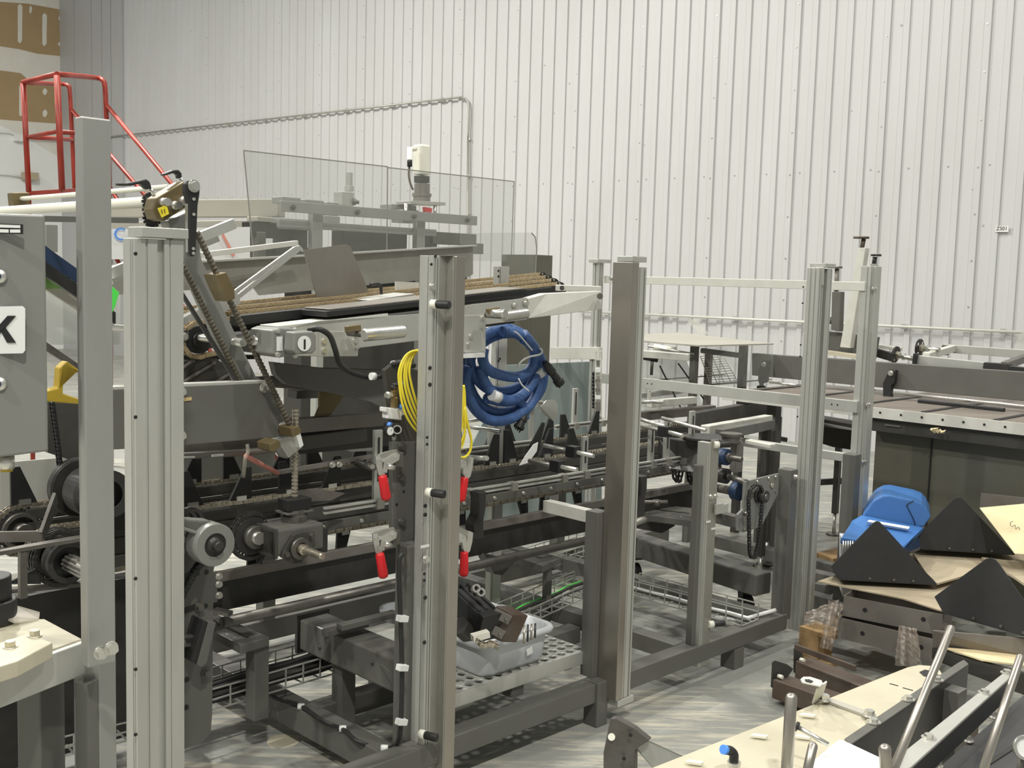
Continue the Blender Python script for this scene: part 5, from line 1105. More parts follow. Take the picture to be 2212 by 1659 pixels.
# odd rails and frames below it
for i,(x0,y0,x1,y1,d0,d1,w_,h_,m_,nm,l) in enumerate([
    (1402,872,1500,864,6.0,6.3,.04,.04,'alu_white','frame_bar','pale square bar with an open round end, below the clear topped table'),
    (1402,843,1402,866,6.0,6.0,.02,.02,'alu_white','frame_post','short pale upright joining the middle rail to the bar below'),
    (1372,856,1490,842,6.6,7.0,.03,.03,'alu','frame_bar','grey bar seen through the gap below the middle rail'),
    (1368,900,1540,884,6.0,6.4,.05,.05,'steel_raw','roller_tube','tan round topped tube under the middle rail'),
    (1500,917,1665,884,5.7,6.5,.05,.13,'grey_dark','side_channel','deep dark grey beam with bolts under the tan tube'),
    (1523,929,1660,905,5.3,5.9,.05,.045,'alu_white','frame_bar','pale top bar of the low frame left of the corner post'),
    (1555,938,1664,916,5.2,5.8,.05,.05,'grey','frame_bar','grey lower bar of the low frame left of the corner post'),
    (1615,953,1670,964,5.3,5.2,.05,.02,'alu_white','flat_bar','pale flat bar reaching right from the belt pulley'),
    (1552,1117,1594,1127,5.1,5.0,.05,.055,'grey','frame_bar','short grey bar joining the drive chain plate'),
    (1745,1043,1830,1038,7.2,7.0,.05,.04,'steel_dark','floor_bar','dark bar on the floor far behind the corner post'),
    (1660,943,1700,950,7.2,7.2,.03,.03,'steel','frame_bar','dull thin round bar left of the corner post at mid height')]):
    tag(MB().beam(P(x0,y0,d=d0), P(x1,y1,d=d1), w_, h_, m_).build(nm, None, .003), l, 'bar')
for x,y,d_,w_,l in ((1657,925,5.75,.035,'dark leg of the low frame left of the corner post'),(1668,930,6.1,.03,'second darker leg just right of the low frame leg'),(1678,900,7.0,.05,'far grey leg with levelling foot left of the corner post'),(1757,960,7.2,.045,'short machine leg with round foot, right of the corner post'),(1812,965,6.9,.035,'short machine leg with round foot, left of the end post')):
    q = P(x,y,d=d_); t = T('levelling_leg', l, 'leg', V((q.x,q.y,0)))
    MB().beam(q, V((q.x,q.y,.14)), w_, w_, 'grey_dark', up=mA).build('leg', t, .002); MB().cyl(V((q.x,q.y,.0)), V((q.x,q.y,.012)), .05, 'steel', 20).cyl(V((q.x,q.y,.012)), V((q.x,q.y,.14)), .012, 'zinc', 12).build('round_foot', t)
t = T('curved_bed', 'curved grey conveyor bed side between the corner and end posts', 'conveyor', P(1797,940,d=6.6))
pts = [(1752,912),(1780,922),(1843,930),(1840,972),(1800,966),(1758,954)]
MB().prism([P(x,y,d=6.5) for x,y in pts], V((.1,.3,0)), 'grey').build('side', t, .003)
MB().prism([P(x,y,z=P(1797,915,d=6.5).z) for x,y in ((1750,900),(1843,915),(1843,925),(1752,908))], UP*.02, 'steel_raw').build('bed', t)
MB().bolt(P(1752,926,d=6.45), V((0,-1,0)), .02, .02).build('bolt', t)
# belt pulleys, bearings and chain plate
t = T('flat_pulley_drive', 'drive head with a wide flat disc, small grooved pulley and blue bearing', 'drive', P(1560,1000,d=4.9))
c = P(1523,946,d=5.0); MB().lathe(c, UP, [(-.02,.09),(-.006,.09),(-.004,.105),(.008,.105)], 'steel_dark', 36).build('wide_disc', t, .002)
c = P(1578,960,d=4.75); MB().lathe(c, UP, [(0,.03),(.012,.047),(.018,.047),(.02,.04),(.036,.04),(.038,.049),(.05,.049),(.051,.02)], 'steel', 30).build('grooved_pulley', t)
q = P(1592,955,d=4.8); MB().beam(q, q-UP*.135, .035, .05, 'steel_raw', up=mA).build('pillar', t, .003)
q = P(1528,975,d=4.8); MB().prism([P(1465,950,d=5),P(1560,955,d=4.9),P(1560,1015,d=4.85),P(1500,1022,d=4.9),P(1465,1000,d=5.0)], mB*.12, 'steel_dark').build('drive_housing', t, .005)
c = P(1573,988,d=4.7); MB().ring(c, c+mB*.05, .036, .014, 'blue_dark', 26).lathe(c, NB, [(-.02,.022),(.012,.022),(.014,.012),(.07,.012)], 'steel', 18).build('bearing', t)
c = P(1571,1029,d=4.75); MB().ring(c, c+mB*.05, .034, .012, 'steel_dark', 26).cyl(c, P(1612,1042,d=4.5), .013, 'steel', 14).build('bearing', t)
MB().cyl(P(1552,1055,d=5.0), P(1597,1063,d=4.75), .02, 'steel_raw', 16).build('splined_shaft', t)
for k,(x,y) in enumerate(((1455,1015),(1487,1020))):
    g = MB(); g.chain([P(x,y,d=5.0),P(x+4,y+22,d=5.0),P(x+12,y+28,d=5.0),P(x+16,y+4,d=5.0)], .018,.02,.014,mB,'steel_dark'); g.build('chain_loop', t)
t = T('chain_plate', 'grey cranked plate with a sprocket and a long loop of black chain hanging', 'plate', P(1635,1090,d=4.6))
cb_ = .02
k_ = lambda x,y,b=cb_: P(x,y,b=b)
MB().prism([k_(1610,1040),k_(1683,1023),k_(1681,1067),k_(1645,1138),k_(1607,1150),k_(1594,1147),k_(1594,1112),k_(1606,1100)], mB*.012, 'grey_box').build('plate', t, .002)
c = k_(1638,1070); sp = MB().cyl(c, c+NB*.012, .033, 'steel_dark', 26).ring(c+NB*.012, c+NB*.04, .026, .014, 'steel_dark', 22).cyl(c, c+NB*.045, .013, 'steel', 16).build('sprocket', t)
pth = [k_(1619,1195,-.01),k_(1618,1140,-.01),k_(1617,1080,-.01),k_(1620,1058,-.01),k_(1630,1048,-.01),k_(1642,1050,-.01),k_(1647,1062,-.01),k_(1646,1090,-.01),k_(1642,1140,-.01),k_(1636,1180,-.01),k_(1630,1204,-.01),k_(1624,1206,-.01),k_(1619,1195,-.01)]
MB().chain(pth, .0135, .012, .010, mB, 'black', 'steel_dark').build('hanging_chain', t)
for x,y in ((1635,1040),(1668,1048),(1675,1030),(1659,1065),(1675,1061),(1607,1142),(1660,1033)): MB().bolt(k_(x,y,cb_-.002), NB, .005, .005, washer=False).build('bolt', t)
c = k_(1667,1048,cb_-.003); MB().cyl(c, c+NB*.005, .011, 'zinc', 18).build('pin_head', t)
c = P(1600,1062,b=.08); MB().cyl(c, c+mB*.035, .04, 'blue_dark', 26).build('blue_bearing', t)
c = k_(1608,1109,-.005); MB().bolt(c, NB, .009, .012, 'steel').build('bolt', t)
# castered cart beam
t = T('caster_cart', 'heavy grey cart beam on black casters behind the short drilled upright', 'cart', P(1500,1290,d=5.2))
zc1 = .40
p, q = P(1340,1165,d=5.75), P(1650,1240,d=4.95); q.z = p.z
MB().beam(p, q, .11, .105, 'grey').build('beam', t, .008)
for x,y,d_ in ((1372,1235,5.6),(1612,1290,5.1)):
    q = P(x,y,d=d_); wv = V((.3,-1,0)).normalized(); r = .06; c = V((q.x,q.y,r+.002))
    w_ = MB().lathe(c-wv.cross(UP)*.02, wv.cross(UP), [(0,r*.8),(.005,r),(.035,r),(.04,r*.8)], 'rubber', 28).build('wheel', t)
    MB().prism([c+wv.cross(UP)*.03+UP*.0-wv*.012, c+wv.cross(UP)*.03+wv*.012, c+wv.cross(UP)*.03+wv*.03+UP*.09, c+wv.cross(UP)*.03-wv*.03+UP*.09], wv.cross(UP)*.004, 'steel_dark').build('fork', t)
    MB().beam(c+UP*.095-wv*.06, c+UP*.095+wv*.06, .09, .01, 'steel_dark').build('swivel_plate', t)
    MB().beam(c+UP*.1, c+UP*.20, .05, .05, 'grey_dark', up=mA).build('stem', t)
MB().beam(P(1372,1068,d=5.2), P(1500,1060,d=5.5), .08, .03, 'grey_dark').build('cross_piece', t)
tag(MB().cyl(P(1366,1130,d=4.9), P(1405,1119,d=5.0), .018, 'stainless_dull', 16).build('tube_end'), 'round tube end right beside the stainless clad post', 'tube')
t = T('tee_handle', 'small tee bar on a round nut above the flat slotted arm', 'handle', P(1418,1080,d=4.8))
MB().cyl(P(1367,1084,d=4.7), P(1442,1084,d=4.7), .007, 'steel_raw', 12).build('bar', t); MB().cyl(P(1418,1093,d=4.7), P(1418,1080,d=4.7), .016, 'steel', 16).build('nut', t)
plate([(1368,1128),(1440,1125),(1460,1135),(1430,1152),(1368,1140)], .6, .04, 'grey_dark', 'gusset', 'dark folded gusset below the flat slotted arm', 'gusset')
for i,(x0,y0,x1,y1,l) in enumerate(((1545,1168,1870,1248,'far low floor beam passing behind the corner post'),(1735,1240,1880,1276,'nearer low floor beam between the corner post and the pallet'),(1738,1290,1850,1322,'nearest low floor beam just right of the corner post foot'))):
    p, q = P(x0,y0,z=.09), P(x1,y1,z=.09); tag(MB().beam(p,q,.07,.07,'grey').build('low_tube', None, .003), l, 'beam')
tag(MB().beam(P(1770,1275,z=.12), P(1850,1240,z=.12), .06, .06, 'grey').build('low_tube', None, .003), 'slanting low floor beam end meeting the pallet corner', 'beam')
# long bed machine
t = T('long_bed_machine', 'long grey railed bed machine with a pale perforated edge strip and dark cabinet base', 'machine', V((*P(1980,900,a=2.4).xy,0)))
aR_, aS = 2.95, 2.25
qa = lambda a: (lambda x,y: P(x,y,a=a))
r_ = qa(aR_); s_ = qa(aS)
MB().prism([r_(1624,763),r_(2450,820),r_(2450,889),r_(1624,811)], mA*.05, 'grey').build('upper_rail', t, .003)
MB().prism([s_(1556,846),s_(1881,879),s_(2450,940),s_(2450,969),s_(1881,902),s_(1559,863)], mA*.004, 'alu_white').build('edge_strip', t, .001)
for k,x in enumerate(range(1586,2400,45)):
    y = 855+(x-1586)*.115; MB().hole(P(x,y,a=aS-.002), NA, .006).build('rivet', t)
zb = s_(1900,884).z; z2 = s_(2200,916).z; bl = (s_(1559,850)-OR).dot(mB); brr = (s_(2450,942)-OR).dot(mB)
bm_ = (s_(1790,900)-OR).dot(mB); MB().prism([M(aS+1.0,brr,zb),M(aS+1.9,brr,zb),M(aS+1.9,bm_,zb),M(aS+1.0,bm_,zb)], UP*-.012, 'bed_brown').build('bed', t)
MB().prism([M(aS+.004,brr,zb),M(aS+1.0,brr,zb),M(aS+1.0,bl,zb),M(aS+.004,bl,zb)], UP*-.012, 'bed_brown').build('bed', t)
for k in range(8):
    b2 = brr+.25+k*.36; MB().box(aS+.08,aS+.95,b2,b2+.03,zb,zb+.004,'black').build('dark_strip', t)
bc0 = (s_(1866,950)-OR).dot(mB)
MB().box(aS+.12,aS+.9,brr,bc0,0,zb-.09,'cabinet').build('cabinet_base', t, .01)
MB().box(aS+.03,aS+.9,brr,bc0,zb-.12,zb-.03,'grey_dark').build('recess', t, .004)
x_ = P(2010,1000,a=aS+.118); b2 = (x_-OR).dot(mB); MB().box(aS+.114,aS+.12,b2-.003,b2+.003,.05,zb-.1,'black').build('door_seam', t)
MB().prism([P(1912,916,a=aS+.025),P(1945,920,a=aS+.025),P(1945,923,a=aS+.025),P(1912,919,a=aS+.025)], mA*-.004, 'steel_raw').build('slot_plate', t)
MB().box(aS+.1,aS+.16,bl-.3,bl-.24,0,zb-.02,'grey').build('leg', t, .003)
def bracket(pts, a, l, kn):
    t = T('black_clamp_bracket', l, 'bracket', P(*pts[0],a=a))
    MB().prism([P(x,y,a=a) for x,y in pts], mA*.03, 'black').build('body', t, .003); MB().bolt(P(pts[0][0]+3,pts[0][1]+8,a=a-.002), NA, .012, .012).build('bolt', t)
    MB().lathe(P(*kn,a=a+.01), UP, [(-.02,.028),(-.008,.03),(0,.014),(.03,.012)], 'black', 20).build('foot_knob', t)
bracket([(1921,798),(1935,800),(1932,827),(1925,833),(1925,859),(1907,858),(1907,827)], aR_-.04, 'black hanging clamp bracket with foot on the long grey rail, right of the end post', (1917,862))
bracket([(1647,779),(1660,779),(1655,826),(1640,830),(1637,822),(1638,800)], aR_-.04, 'black hanging clamp bracket at the left end of the long grey rail', (1645,832))
for x0,y0,x1,y1,r,m_,l in ((1930,848,2290,886,.009,'zinc','thin bright rod running right from the black clamp bracket'),(1662,826,1720,832,.007,'zinc','short bright rod at the left end of the bed')):
    tag(MB().cyl(P(x0,y0,a=aR_-.12), P(x1,y1,a=aR_-.12), r, m_, 12).build('rod'), l, 'rod')
tag(MB().beam(P(1984,866,a=aR_-.2), P(2170,886,a=aR_-.2), .03, .02, 'black').build('black_bar', None, .004), 'slim black bar lying on the bed under the bright rod', 'bar')
t = T('tape_lump', 'crumpled pinkish tape lump stuck under the pale edge strip', 'tape', P(2028,934,a=aS-.02))
g = MB()
for i in range(7):
    c = P(2016+i*4,930+random.uniform(-3,5),a=aS-.01); rr_ = random.uniform(.014,.024); v_ = [V((random.uniform(-1,1),random.uniform(-1,1),random.uniform(-1,1))).normalized()*rr_ for _ in range(4)]
    g.add([c+a for a in v_], [[0,1,2],[0,2,3],[0,3,1],[1,3,2]], 'paper')
g.build('crumple', t)
# things stored on the rail
t = T('mounting_channel', 'grey channel with bolt row carrying upturned support legs, behind the end post', 'channel', P(1830,740,a=3.1))
c_ = qa(3.1)
MB().prism([c_(1758,712),c_(1898,728),c_(1890,776),c_(1755,762)], mA*.02, 'grey').build('channel', t, .003)
for x,y in ((1765,718),(1764,727),(1769,733),(1765,740),(1766,749)): MB().bolt(P(x,y,a=3.095), NA, .008, .008).build('bolt', t)
def leg_(pts, m_, nm, a): return MB().prism([P(x,y,a=a) for x,y in pts], mA*.05, m_).build(nm, t, .003)
leg_([(1854,535),(1870,535),(1836,752),(1814,750)], 'alu_white', 'slanted_leg', 3.0)
leg_([(1797,630),(1816,630),(1813,716),(1795,713)], 'grey', 'upright_leg', 3.05)
leg_([(1850,700),(1866,640),(1870,640),(1868,722),(1850,720)], 'beige_beam', 'slanted_leg', 3.2)
for x,y0,y1,x2,fx0,fx1,fy,a,m_ in ((1862,536,516,1866,1845,1876,514,3.02,'steel_rust'),(1806,630,580,1808,1790,1818,578,3.07,'steel_raw'),(1888,570,555,1890,1882,1903,552,3.1,'steel_dark')):
    MB().cyl(P(x,y0,a=a), P(x2,y1,a=a), .013, m_, 14).build('foot_stem', t)
    c = P((fx0+fx1)/2,fy,a=a); w_ = (P(fx1,fy,a=a)-P(fx0,fy,a=a)).length/2; MB().cyl(c-UP*.004, c+UP*.008, w_, m_, 22).build('foot_disc', t)
MB().beam(P(1888,700,a=3.1), P(1888,570,a=3.1), .03,.03,'alu', up=mA).build('upright_leg', t)
MB().cyl(P(1763,693,a=3.08), P(1806,692,a=3.08), .022, 'grey', 16).build('round_bar', t)
for x,y,x2,y2,R,l in ((1933,766,1976,776,.052,'nearer round flange disc on a threaded spindle above the long rail'),(1985,752,2030,756,.055,'farther round flange disc on a threaded spindle beside the aluminium frame')):
    t = T('flanged_spindle', l, 'spindle', P(x,y,a=3.2)); a, b_ = P(x,y,a=3.25), P(x2,y2,a=3.25); d_ = (b_-a).normalized()
    MB().cyl(a, a+d_*.008, R, 'black', 30).build('disc', t)
    for k in range(4): e = UP*math.sin(k*1.571+.7)+d_.cross(UP)*math.cos(k*1.571+.7); MB().cyl(a+e*R*.7-d_*.001, a+e*R*.7+d_*.0095, .008, 'white', 10).build('bolt_hole', t)
    MB().cyl(a+d_*.008, b_, .014, 'zinc', 14).cyl(a+d_*.01, a+d_*.03, .024, 'zinc_yellow', 6, smooth=False).cyl(a+d_*.05, a+d_*.065, .022, 'zinc', 6, smooth=False).build('spindle', t)
t = T('profile_frame', 'open aluminium profile frame with black corner blocks lying on the long rail', 'frame', P(2100,780,a=3.2))
for (x0,y0,x1,y1,a0_,a1_,w_,h_,m_,n_) in ((1980,776,2128,792,3.1,3.1,.05,.05,'alu','front_bar'),(2038,752,2260,768,3.7,3.7,.05,.05,'alu','back_bar'),(2000,770,2060,752,3.1,3.7,.04,.04,'alu_white','cross_bar'),(1976,776,1983,777,3.08,3.08,.06,.07,'black','corner_block'),(2128,794,2182,798,3.08,3.08,.05,.06,'steel_dark','corner_block'),(2182,800,2290,812,3.05,3.05,.05,.05,'black','front_bar'),(2170,790,2230,768,3.1,3.7,.04,.04,'steel','cross_bar'),(2038,757,2046,757,3.68,3.68,.05,.06,'black','corner_block')):
    MB().beam(P(x0,y0,a=a0_), P(x1,y1,a=a1_), w_, h_, m_).build(n_, t, .002)
MB().beam(P(2150,803,a=3.0), P(2290,812,a=3.0), .02, .01, 'white').build('pale_strip', t)
tag(MB().beam(P(1885,745,a=3.3), P(1945,755,a=3.3), .05, .02, 'alu_white').beam(P(1890,760,a=3.2), P(1930,772,a=3.2), .04, .05, 'steel_dark').build('loose_bracket', None, .002), 'pale and black arm pieces behind the end post at rail height', 'arm')
tag(MB().prism([P(1757,755,a=2.96),P(1860,768,a=2.96),P(1860,776,a=2.96),P(1757,763,a=2.96)], mA*.08, 'beige_board').build('pale_strip'), 'pale beige strip lying on the long rail between the posts', 'strip')
# wire ladder behind post 3
g = MB()
for x in (1287,1298): g.beam(P(x,757,d=6.0), P(x,900,d=6.0), .006,.006,'alu_white',up=mA)
for k in range(9): g.beam(P(1285,760+k*17,d=6.0), P(1300,760+k*17,d=6.0), .006,.006,'alu_white')
t = T('cable_ladder', 'narrow upright wire cable ladder with black clips left of the stainless clad post', 'cable ladder', P(1292,830,d=6.0)); g.build('ladder', t)
for k in range(10): MB().cyl(P(1279,806+k*8,d=6.05), P(1284,806+k*8,d=6.05), .011, 'black', 10).build('clip', t)
for k,y in enumerate((800,822,842,858,872,882)): MB().beam(P(1286,y,d=5.98), P(1297,y,d=5.98), .02, .02, ('white','stainless','steel_raw')[k%3]).build('cable_sleeve', t)
# ================================================ RIGHT FOREGROUND: PALLET STACK
Z = lambda z: (lambda x,y: P(x,y,z=z))
z_ = Z(.14)
t = T('wooden_pallet', 'wooden pallet corner under the stacked steel channels', 'pallet', V((*z_(1790,1370).xy,0)))
o0, ex = z_(1727,1352), (z_(1990,1440)-z_(1727,1352)); ex.z = 0; ex.normalize(); ey = V((-ex.y,ex.x,0)); ey = ey if ey.y > 0 else -ey
for k in range(5): MB().prism([o0+ey*(k*.2), o0+ex*.16+ey*(k*.2), o0+ex*.16+ey*(k*.2+.12), o0+ey*(k*.2+.12)], UP*-.02, 'wood').build('deck_board', t, .002)
for i in (0,):
    for j in (0,.42,.8): q = o0+ex*i+ey*j; MB().prism([q-UP*.12,q+ex*.1-UP*.12,q+ex*.1+ey*.1-UP*.12,q+ey*.1-UP*.12], UP*.1, 'wood').build('block', t, .002)
for j in (0,.42,.8): q = o0+ey*j; MB().prism([q-UP*.14,q+ex*.16-UP*.14,q+ex*.16+ey*.1-UP*.14,q+ey*.1-UP*.14], UP*.019, 'wood').build('bottom_board', t, .002)
def chan(p, q, dep, h, label, m='steel_raw', holes_=()):
    p = V(p); q = V(q); q.z = p.z; n = V((-(q-p).y,(q-p).x,0)).normalized(); n = n if n.y > 0 else -n
    t = T('steel_channel', label, 'channel', (p+q)/2)
    MB().prism([p,q,q+n*.004,p+n*.004], UP*h, m).prism([p+n*dep,q+n*dep,q+n*(dep+.004),p+n*(dep+.004)], UP*h, m).prism([p+n*.004,q+n*.004,q+n*dep,p+n*dep], UP*.004, m).prism([p+n*.004,p+n*dep,p+n*dep+(q-p).normalized()*.004,p+n*.004+(q-p).normalized()*.004], UP*h, m).build('trough', t)
    for f,g_ in holes_: c = p.lerp(q,f)+UP*h*g_; MB().hole(c, -n, .010).build('hole', t)
    return t
chan(Z(.14)(1809,1378), Z(.14)(2030,1432), .16, .088, 'lower stacked steel channel with round holes, on the wooden pallet', holes_=((.25,.5),(.82,.5)))
chan(Z(.232)(1820,1330), Z(.232)(2033,1373), .17, .085, 'upper stacked steel channel with round holes, under the cardboard sheets', holes_=((.23,.5),(.82,.6)))
zt = .325
tag(MB().prism([Z(zt)(*k) for k in ((1766,1258),(1812,1243),(1966,1190),(1995,1188),(2100,1215),(2040,1322),(2028,1320),(1950,1295))], UP*.006, 'kraft').build('cardboard_sheet'), 'cardboard sheet on top of the steel channels under the left black triangle', 'cardboard')
tag(MB().prism([Z(zt+.03)(*k) for k in ((1966,1189),(1995,1187),(2260,1200),(2260,1222),(2202,1213),(2024,1264),(2000,1240))], UP*.008, 'kraft').build('cardboard_sheet'), 'folded cardboard sheet between the three black triangles', 'cardboard')
tag(MB().prism([Z(zt+.045)(*k) for k in ((2120,1208),(2260,1225),(2260,1300),(2190,1250))], UP*.01, 'kraft').build('cardboard_sheet'), 'cardboard scrap behind the lower right black triangle', 'cardboard')
def tri(pts, zb_, label, lean=.10, fl=None):
    t = T('black_triangle_plate', label, 'plate', P(*pts[-1],z=zb_))
    b0, b1 = P(*pts[-1],z=zb_), P(*pts[-2],z=zb_); e = (b1-b0); e.z = 0; e.normalize(); n = V((-e.y,e.x,0)); n = n if n.y > 0 else -n
    nn_ = (n*lean*-1+UP*0); # plane through base line, leaning back
    pn = (n - UP*lean).normalized()
    def hit(x,y):
        v = cF*FPX + cR*(x-1106) - cU*(y-829.5); return CAM+v*((b0-CAM).dot(pn)/v.dot(pn))
    q = [hit(*k) for k in pts]
    MB().prism(q, n*.005, 'black_plate').build('triangle', t, .001)
    f0, f1 = q[-1], q[-2]
    MB().prism([f0, f1, f1+n*.18-UP*.01, f0+n*.18-UP*.01], UP*-.005, 'black_plate').build('flange', t, .001)
    for k in (.3,.55,.75): c = f0.lerp(f1,k)-n*.002+UP*.01; MB().cyl(c, c-n*.004, .006, 'steel', 8).build('weld_tab', t)
tri([(1795,1224),(1886,1130),(1893,1126),(1900,1127),(1906,1133),(2024,1262),(1816,1251)], .36, 'black folded triangle plate, leftmost of three, in front of the blue housing')
tri([(1972,1168),(2060,1078),(2068,1074),(2076,1075),(2083,1081),(2192,1197),(1990,1185)], .40, 'black folded triangle plate farthest back beside the cream paper')
tri([(2018,1289),(2130,1207),(2140,1205),(2150,1209),(2158,1218),(2275,1390),(2036,1322)], .36, 'black folded triangle plate nearest the camera at the right edge')
tag(MB().prism([P(2117,1099,d=4.9),P(2260,1086,d=4.9),P(2260,1200,d=4.6),P(2192,1196,d=4.6)], V((0,.004,.004)), 'paper').build('cream_sheet'), 'cream yellow sheet with faint writing leaning at the right edge', 'sheet')
t = T('pen_marks', 'faint grey handwriting strokes on the cream sheet', 'writing', P(2190,1135,d=4.76))
MB().tube([P(x,y,d=4.74) for x,y in ((2188,1126),(2182,1130),(2186,1138),(2192,1134),(2194,1142),(2200,1138),(2204,1148))], .0015, 'steel_raw', 5, 4).tube([P(x,y,d=4.72) for x,y in ((2192,1155),(2200,1152),(2206,1160),(2210,1156))], .0015, 'steel_raw', 5, 4).build('stroke', t)
tag(MB().prism([P(2121,1066,d=5.0),P(2260,1080,d=4.95),P(2260,1100,d=4.95),P(2118,1098,d=5.0)], V((0,.01,0)), 'steel_raw').build('steel_strip'), 'dull steel strip behind the cream sheet', 'strip')
tag(MB().prism([P(2016,1362,z=.34),P(2260,1383,z=.34),P(2260,1430,z=.26),P(2016,1400,z=.26)], V((.0,.01,.0)), 'steel_raw').build('steel_angle', None, .002), 'light edged steel angle below the nearest black triangle', 'angle')
tag(MB().prism([P(2042,1402,z=.27),P(2260,1418,z=.27),P(2260,1446,z=.27),P(2120,1428,z=.27)], UP*.006, 'paper').build('cream_sheet'), 'cream sheet strip under the steel angle at the right edge', 'sheet')
tag(MB().prism([P(2015,1400,z=.26),P(2120,1430,z=.26),P(2260,1465,z=.26),P(2260,1520,z=.12),P(2130,1470,z=.14),P(2015,1425,z=.16)], V((0,.012,0)), 'grey_dark').build('steel_angle', None, .002), 'dark steel angle under the cream sheet strip', 'angle')
# plastic film drapes
def drape(pts, d_, label, seed):
    random.seed(seed); cols = 9; rows = 12; top, bot = pts; g = MB(); vs_ = []
    for j in range(rows+1):
        for i in range(cols+1):
            f = i/cols; h = j/rows; x = (top[0][0]*(1-f)+top[1][0]*f)*(1-h)+(bot[0][0]*(1-f)+bot[1][0]*f)*h; y = (top[0][1]*(1-f)+top[1][1]*f)*(1-h)+(bot[0][1]*(1-f)+bot[1][1]*f)*h
            vs_.append(P(x+random.uniform(-1.5,1.5), y+random.uniform(-1.5,1.5), d=d_+.03*math.sin(i*1.9)+random.uniform(-.008,.008)))
    w_ = cols+1; g.add(vs_, [[j*w_+i,j*w_+i+1,(j+1)*w_+i+1,(j+1)*w_+i] for j in range(rows) for i in range(cols)], 'film')
    tag(g.build('plastic_film'), label, 'film')
drape([((1790,1296),(1822,1306)),((1772,1398),(1796,1406))], 4.3, 'brownish plastic film knotted and hanging at the pallet corner', 3)
drape([((1740,1322),(1812,1296)),((1736,1350),(1796,1350))], 4.4, 'crumpled film lying over the pallet corner boards', 5)
drape([((1942,1352),(1980,1358)),((1932,1438),(1992,1442))], 4.15, 'clear plastic film tail hanging in front of the lower steel channel', 9)
# rusty tubes
for i,(pl_, body, l) in enumerate(((
    [(1714,1400),(1718,1396),(1727,1397),(1735,1425),(1731,1461),(1713,1452)], ((1733,1442),(1880,1500)), 'rusty square tube with black end plate, farther of two on the floor'),
    ([(1667,1430),(1672,1426),(1698,1434),(1712,1444),(1700,1460),(1685,1494),(1664,1484)], ((1682,1482),(1790,1520)), 'rusty square tube with black end plate, nearer of two on the floor'))):
    t = T('rusty_tube', l, 'tube', P(*body[0],z=.02)); z0 = .06 if i else .06
    p, q = P(*body[0],z=z0), P(*body[1],z=z0); d_ = (q-p).normalized(); MB().beam(p, p+d_*(.75 if i == 0 else .5), .09, .075, 'steel_rust').build('tube', t, .005)
    MB().prism([P(x,y,d=p.y-.005) for x,y in pl_], d_*.006, 'steel_dark').build('end_plate', t, .002)
    c = P(1729,1424,d=p.y-.02) if i == 0 else P(1681,1460,d=p.y-.02); MB().cyl(c, c+d_*.02, .008, 'cream', 10).build('hole', t)
p, q = P(1718,1397,d=4.2), P(1848,1444,d=3.95); tag(MB().beam(p, q, .012, .022, 'steel_rust').build('rusty_bar', None, .001), 'thin rusty flat bar standing over the farther rusty tube', 'bar')
t = T('hook_bracket', 'bent pale strap with a slotted eye bolted on the beige board', 'bracket', P(1760,1500,z=.63))
zb = .62; b_ = Z(zb)
rg = [(1729,1470),(1735,1465),(1750,1465),(1775,1473),(1778,1480),(1772,1485),(1745,1479),(1732,1476)]
MB().prism([P(x,y,z=.70) for x,y in rg], UP*.004, 'alu_white').build('eye_plate', t, .001)
MB().prism([P(x,y,z=.705) for x,y in ((1738,1468),(1748,1468),(1757,1472),(1752,1475),(1740,1472))], UP*.001, 'black').build('slot', t)
MB().beam(P(1775,1480,z=.70), P(1765,1512,z=.626), .004, .03, 'alu_white', up=mA).build('upright_strap', t, .001)
MB().prism([b_(1758,1510),b_(1768,1505),b_(1892,1549),b_(1884,1556)], UP*.008, 'beige_beam').build('foot_strap', t, .001)
for x,y in ((1781,1511),(1878,1545)): MB().bolt(P(x,y,z=zb+.01), UP, .011, .012).build('bolt', t)
# beige board machine
t = T('beige_board_bench', 'beige topped bench with dark rails and bolts in the lower right foreground', 'bench', V((*b_(1750,1600).xy,0)))
bd = [(1330,1690),(1406,1659),(1727,1533),(1960,1441),(1985,1436),(2012,1438),(2030,1447),(2036,1456),(1836,1597),(1700,1690)]
MB().prism([b_(*k) for k in bd], UP*-.018, 'beige_board').build('top_board', t, .002)
MB().prism([Z(zb+.001)(*k) for k in ((1986,1452),(1998,1447),(2012,1450),(2030,1460),(2012,1463),(1995,1460))], UP*.001, 'black').build('notch', t)
for x0,y0,x1,y1 in ((1922,1477,1940,1482),(1950,1486,1972,1492)): MB().beam(b_(x0,y0), b_(x1,y1), .004, .002, 'black').build('slot', t)
MB().prism([b_(1824,1599),b_(2070,1434),b_(2082,1428),b_(2092,1437),b_(1838,1611)], UP*.004, 'grey').build('rail_top', t, .001)
hh = .17; MB().prism([b_(1838,1611),b_(2092,1437),b_(2092,1437)-UP*hh,b_(1838,1611)-UP*hh], V((-.006,.006,0)), 'steel_dark').build('rail_side', t, .001)
MB().prism([b_(2092,1437),b_(2082,1428),b_(2082,1428)-UP*hh,b_(2092,1437)-UP*hh], V((-.004,-.004,0)), 'grey').build('rail_end', t)
MB().prism([b_(1929,1648),b_(2174,1453),b_(2188,1452),b_(2192,1458),b_(1968,1662),b_(1900,1700),b_(1870,1700)], UP*.006, 'alu').build('angle_top', t, .001)
MB().prism([b_(1968,1662),b_(2192,1458),b_(2192,1458)-UP*.05,b_(1968,1662)-UP*.05], V((-.005,.005,0)), 'black').build('angle_side', t, .001)
for x,y in ((1887,1561),(1962,1512),(2024,1470),(2006,1595),(2127,1498),(2175,1455)): MB().lathe(P(x,y,z=zb+.005), UP, [(0,.016),(.003,.016)], 'zinc', 16).bolt(P(x,y,z=zb+.006), UP, .010, .010, washer=False).build('bolt', t)
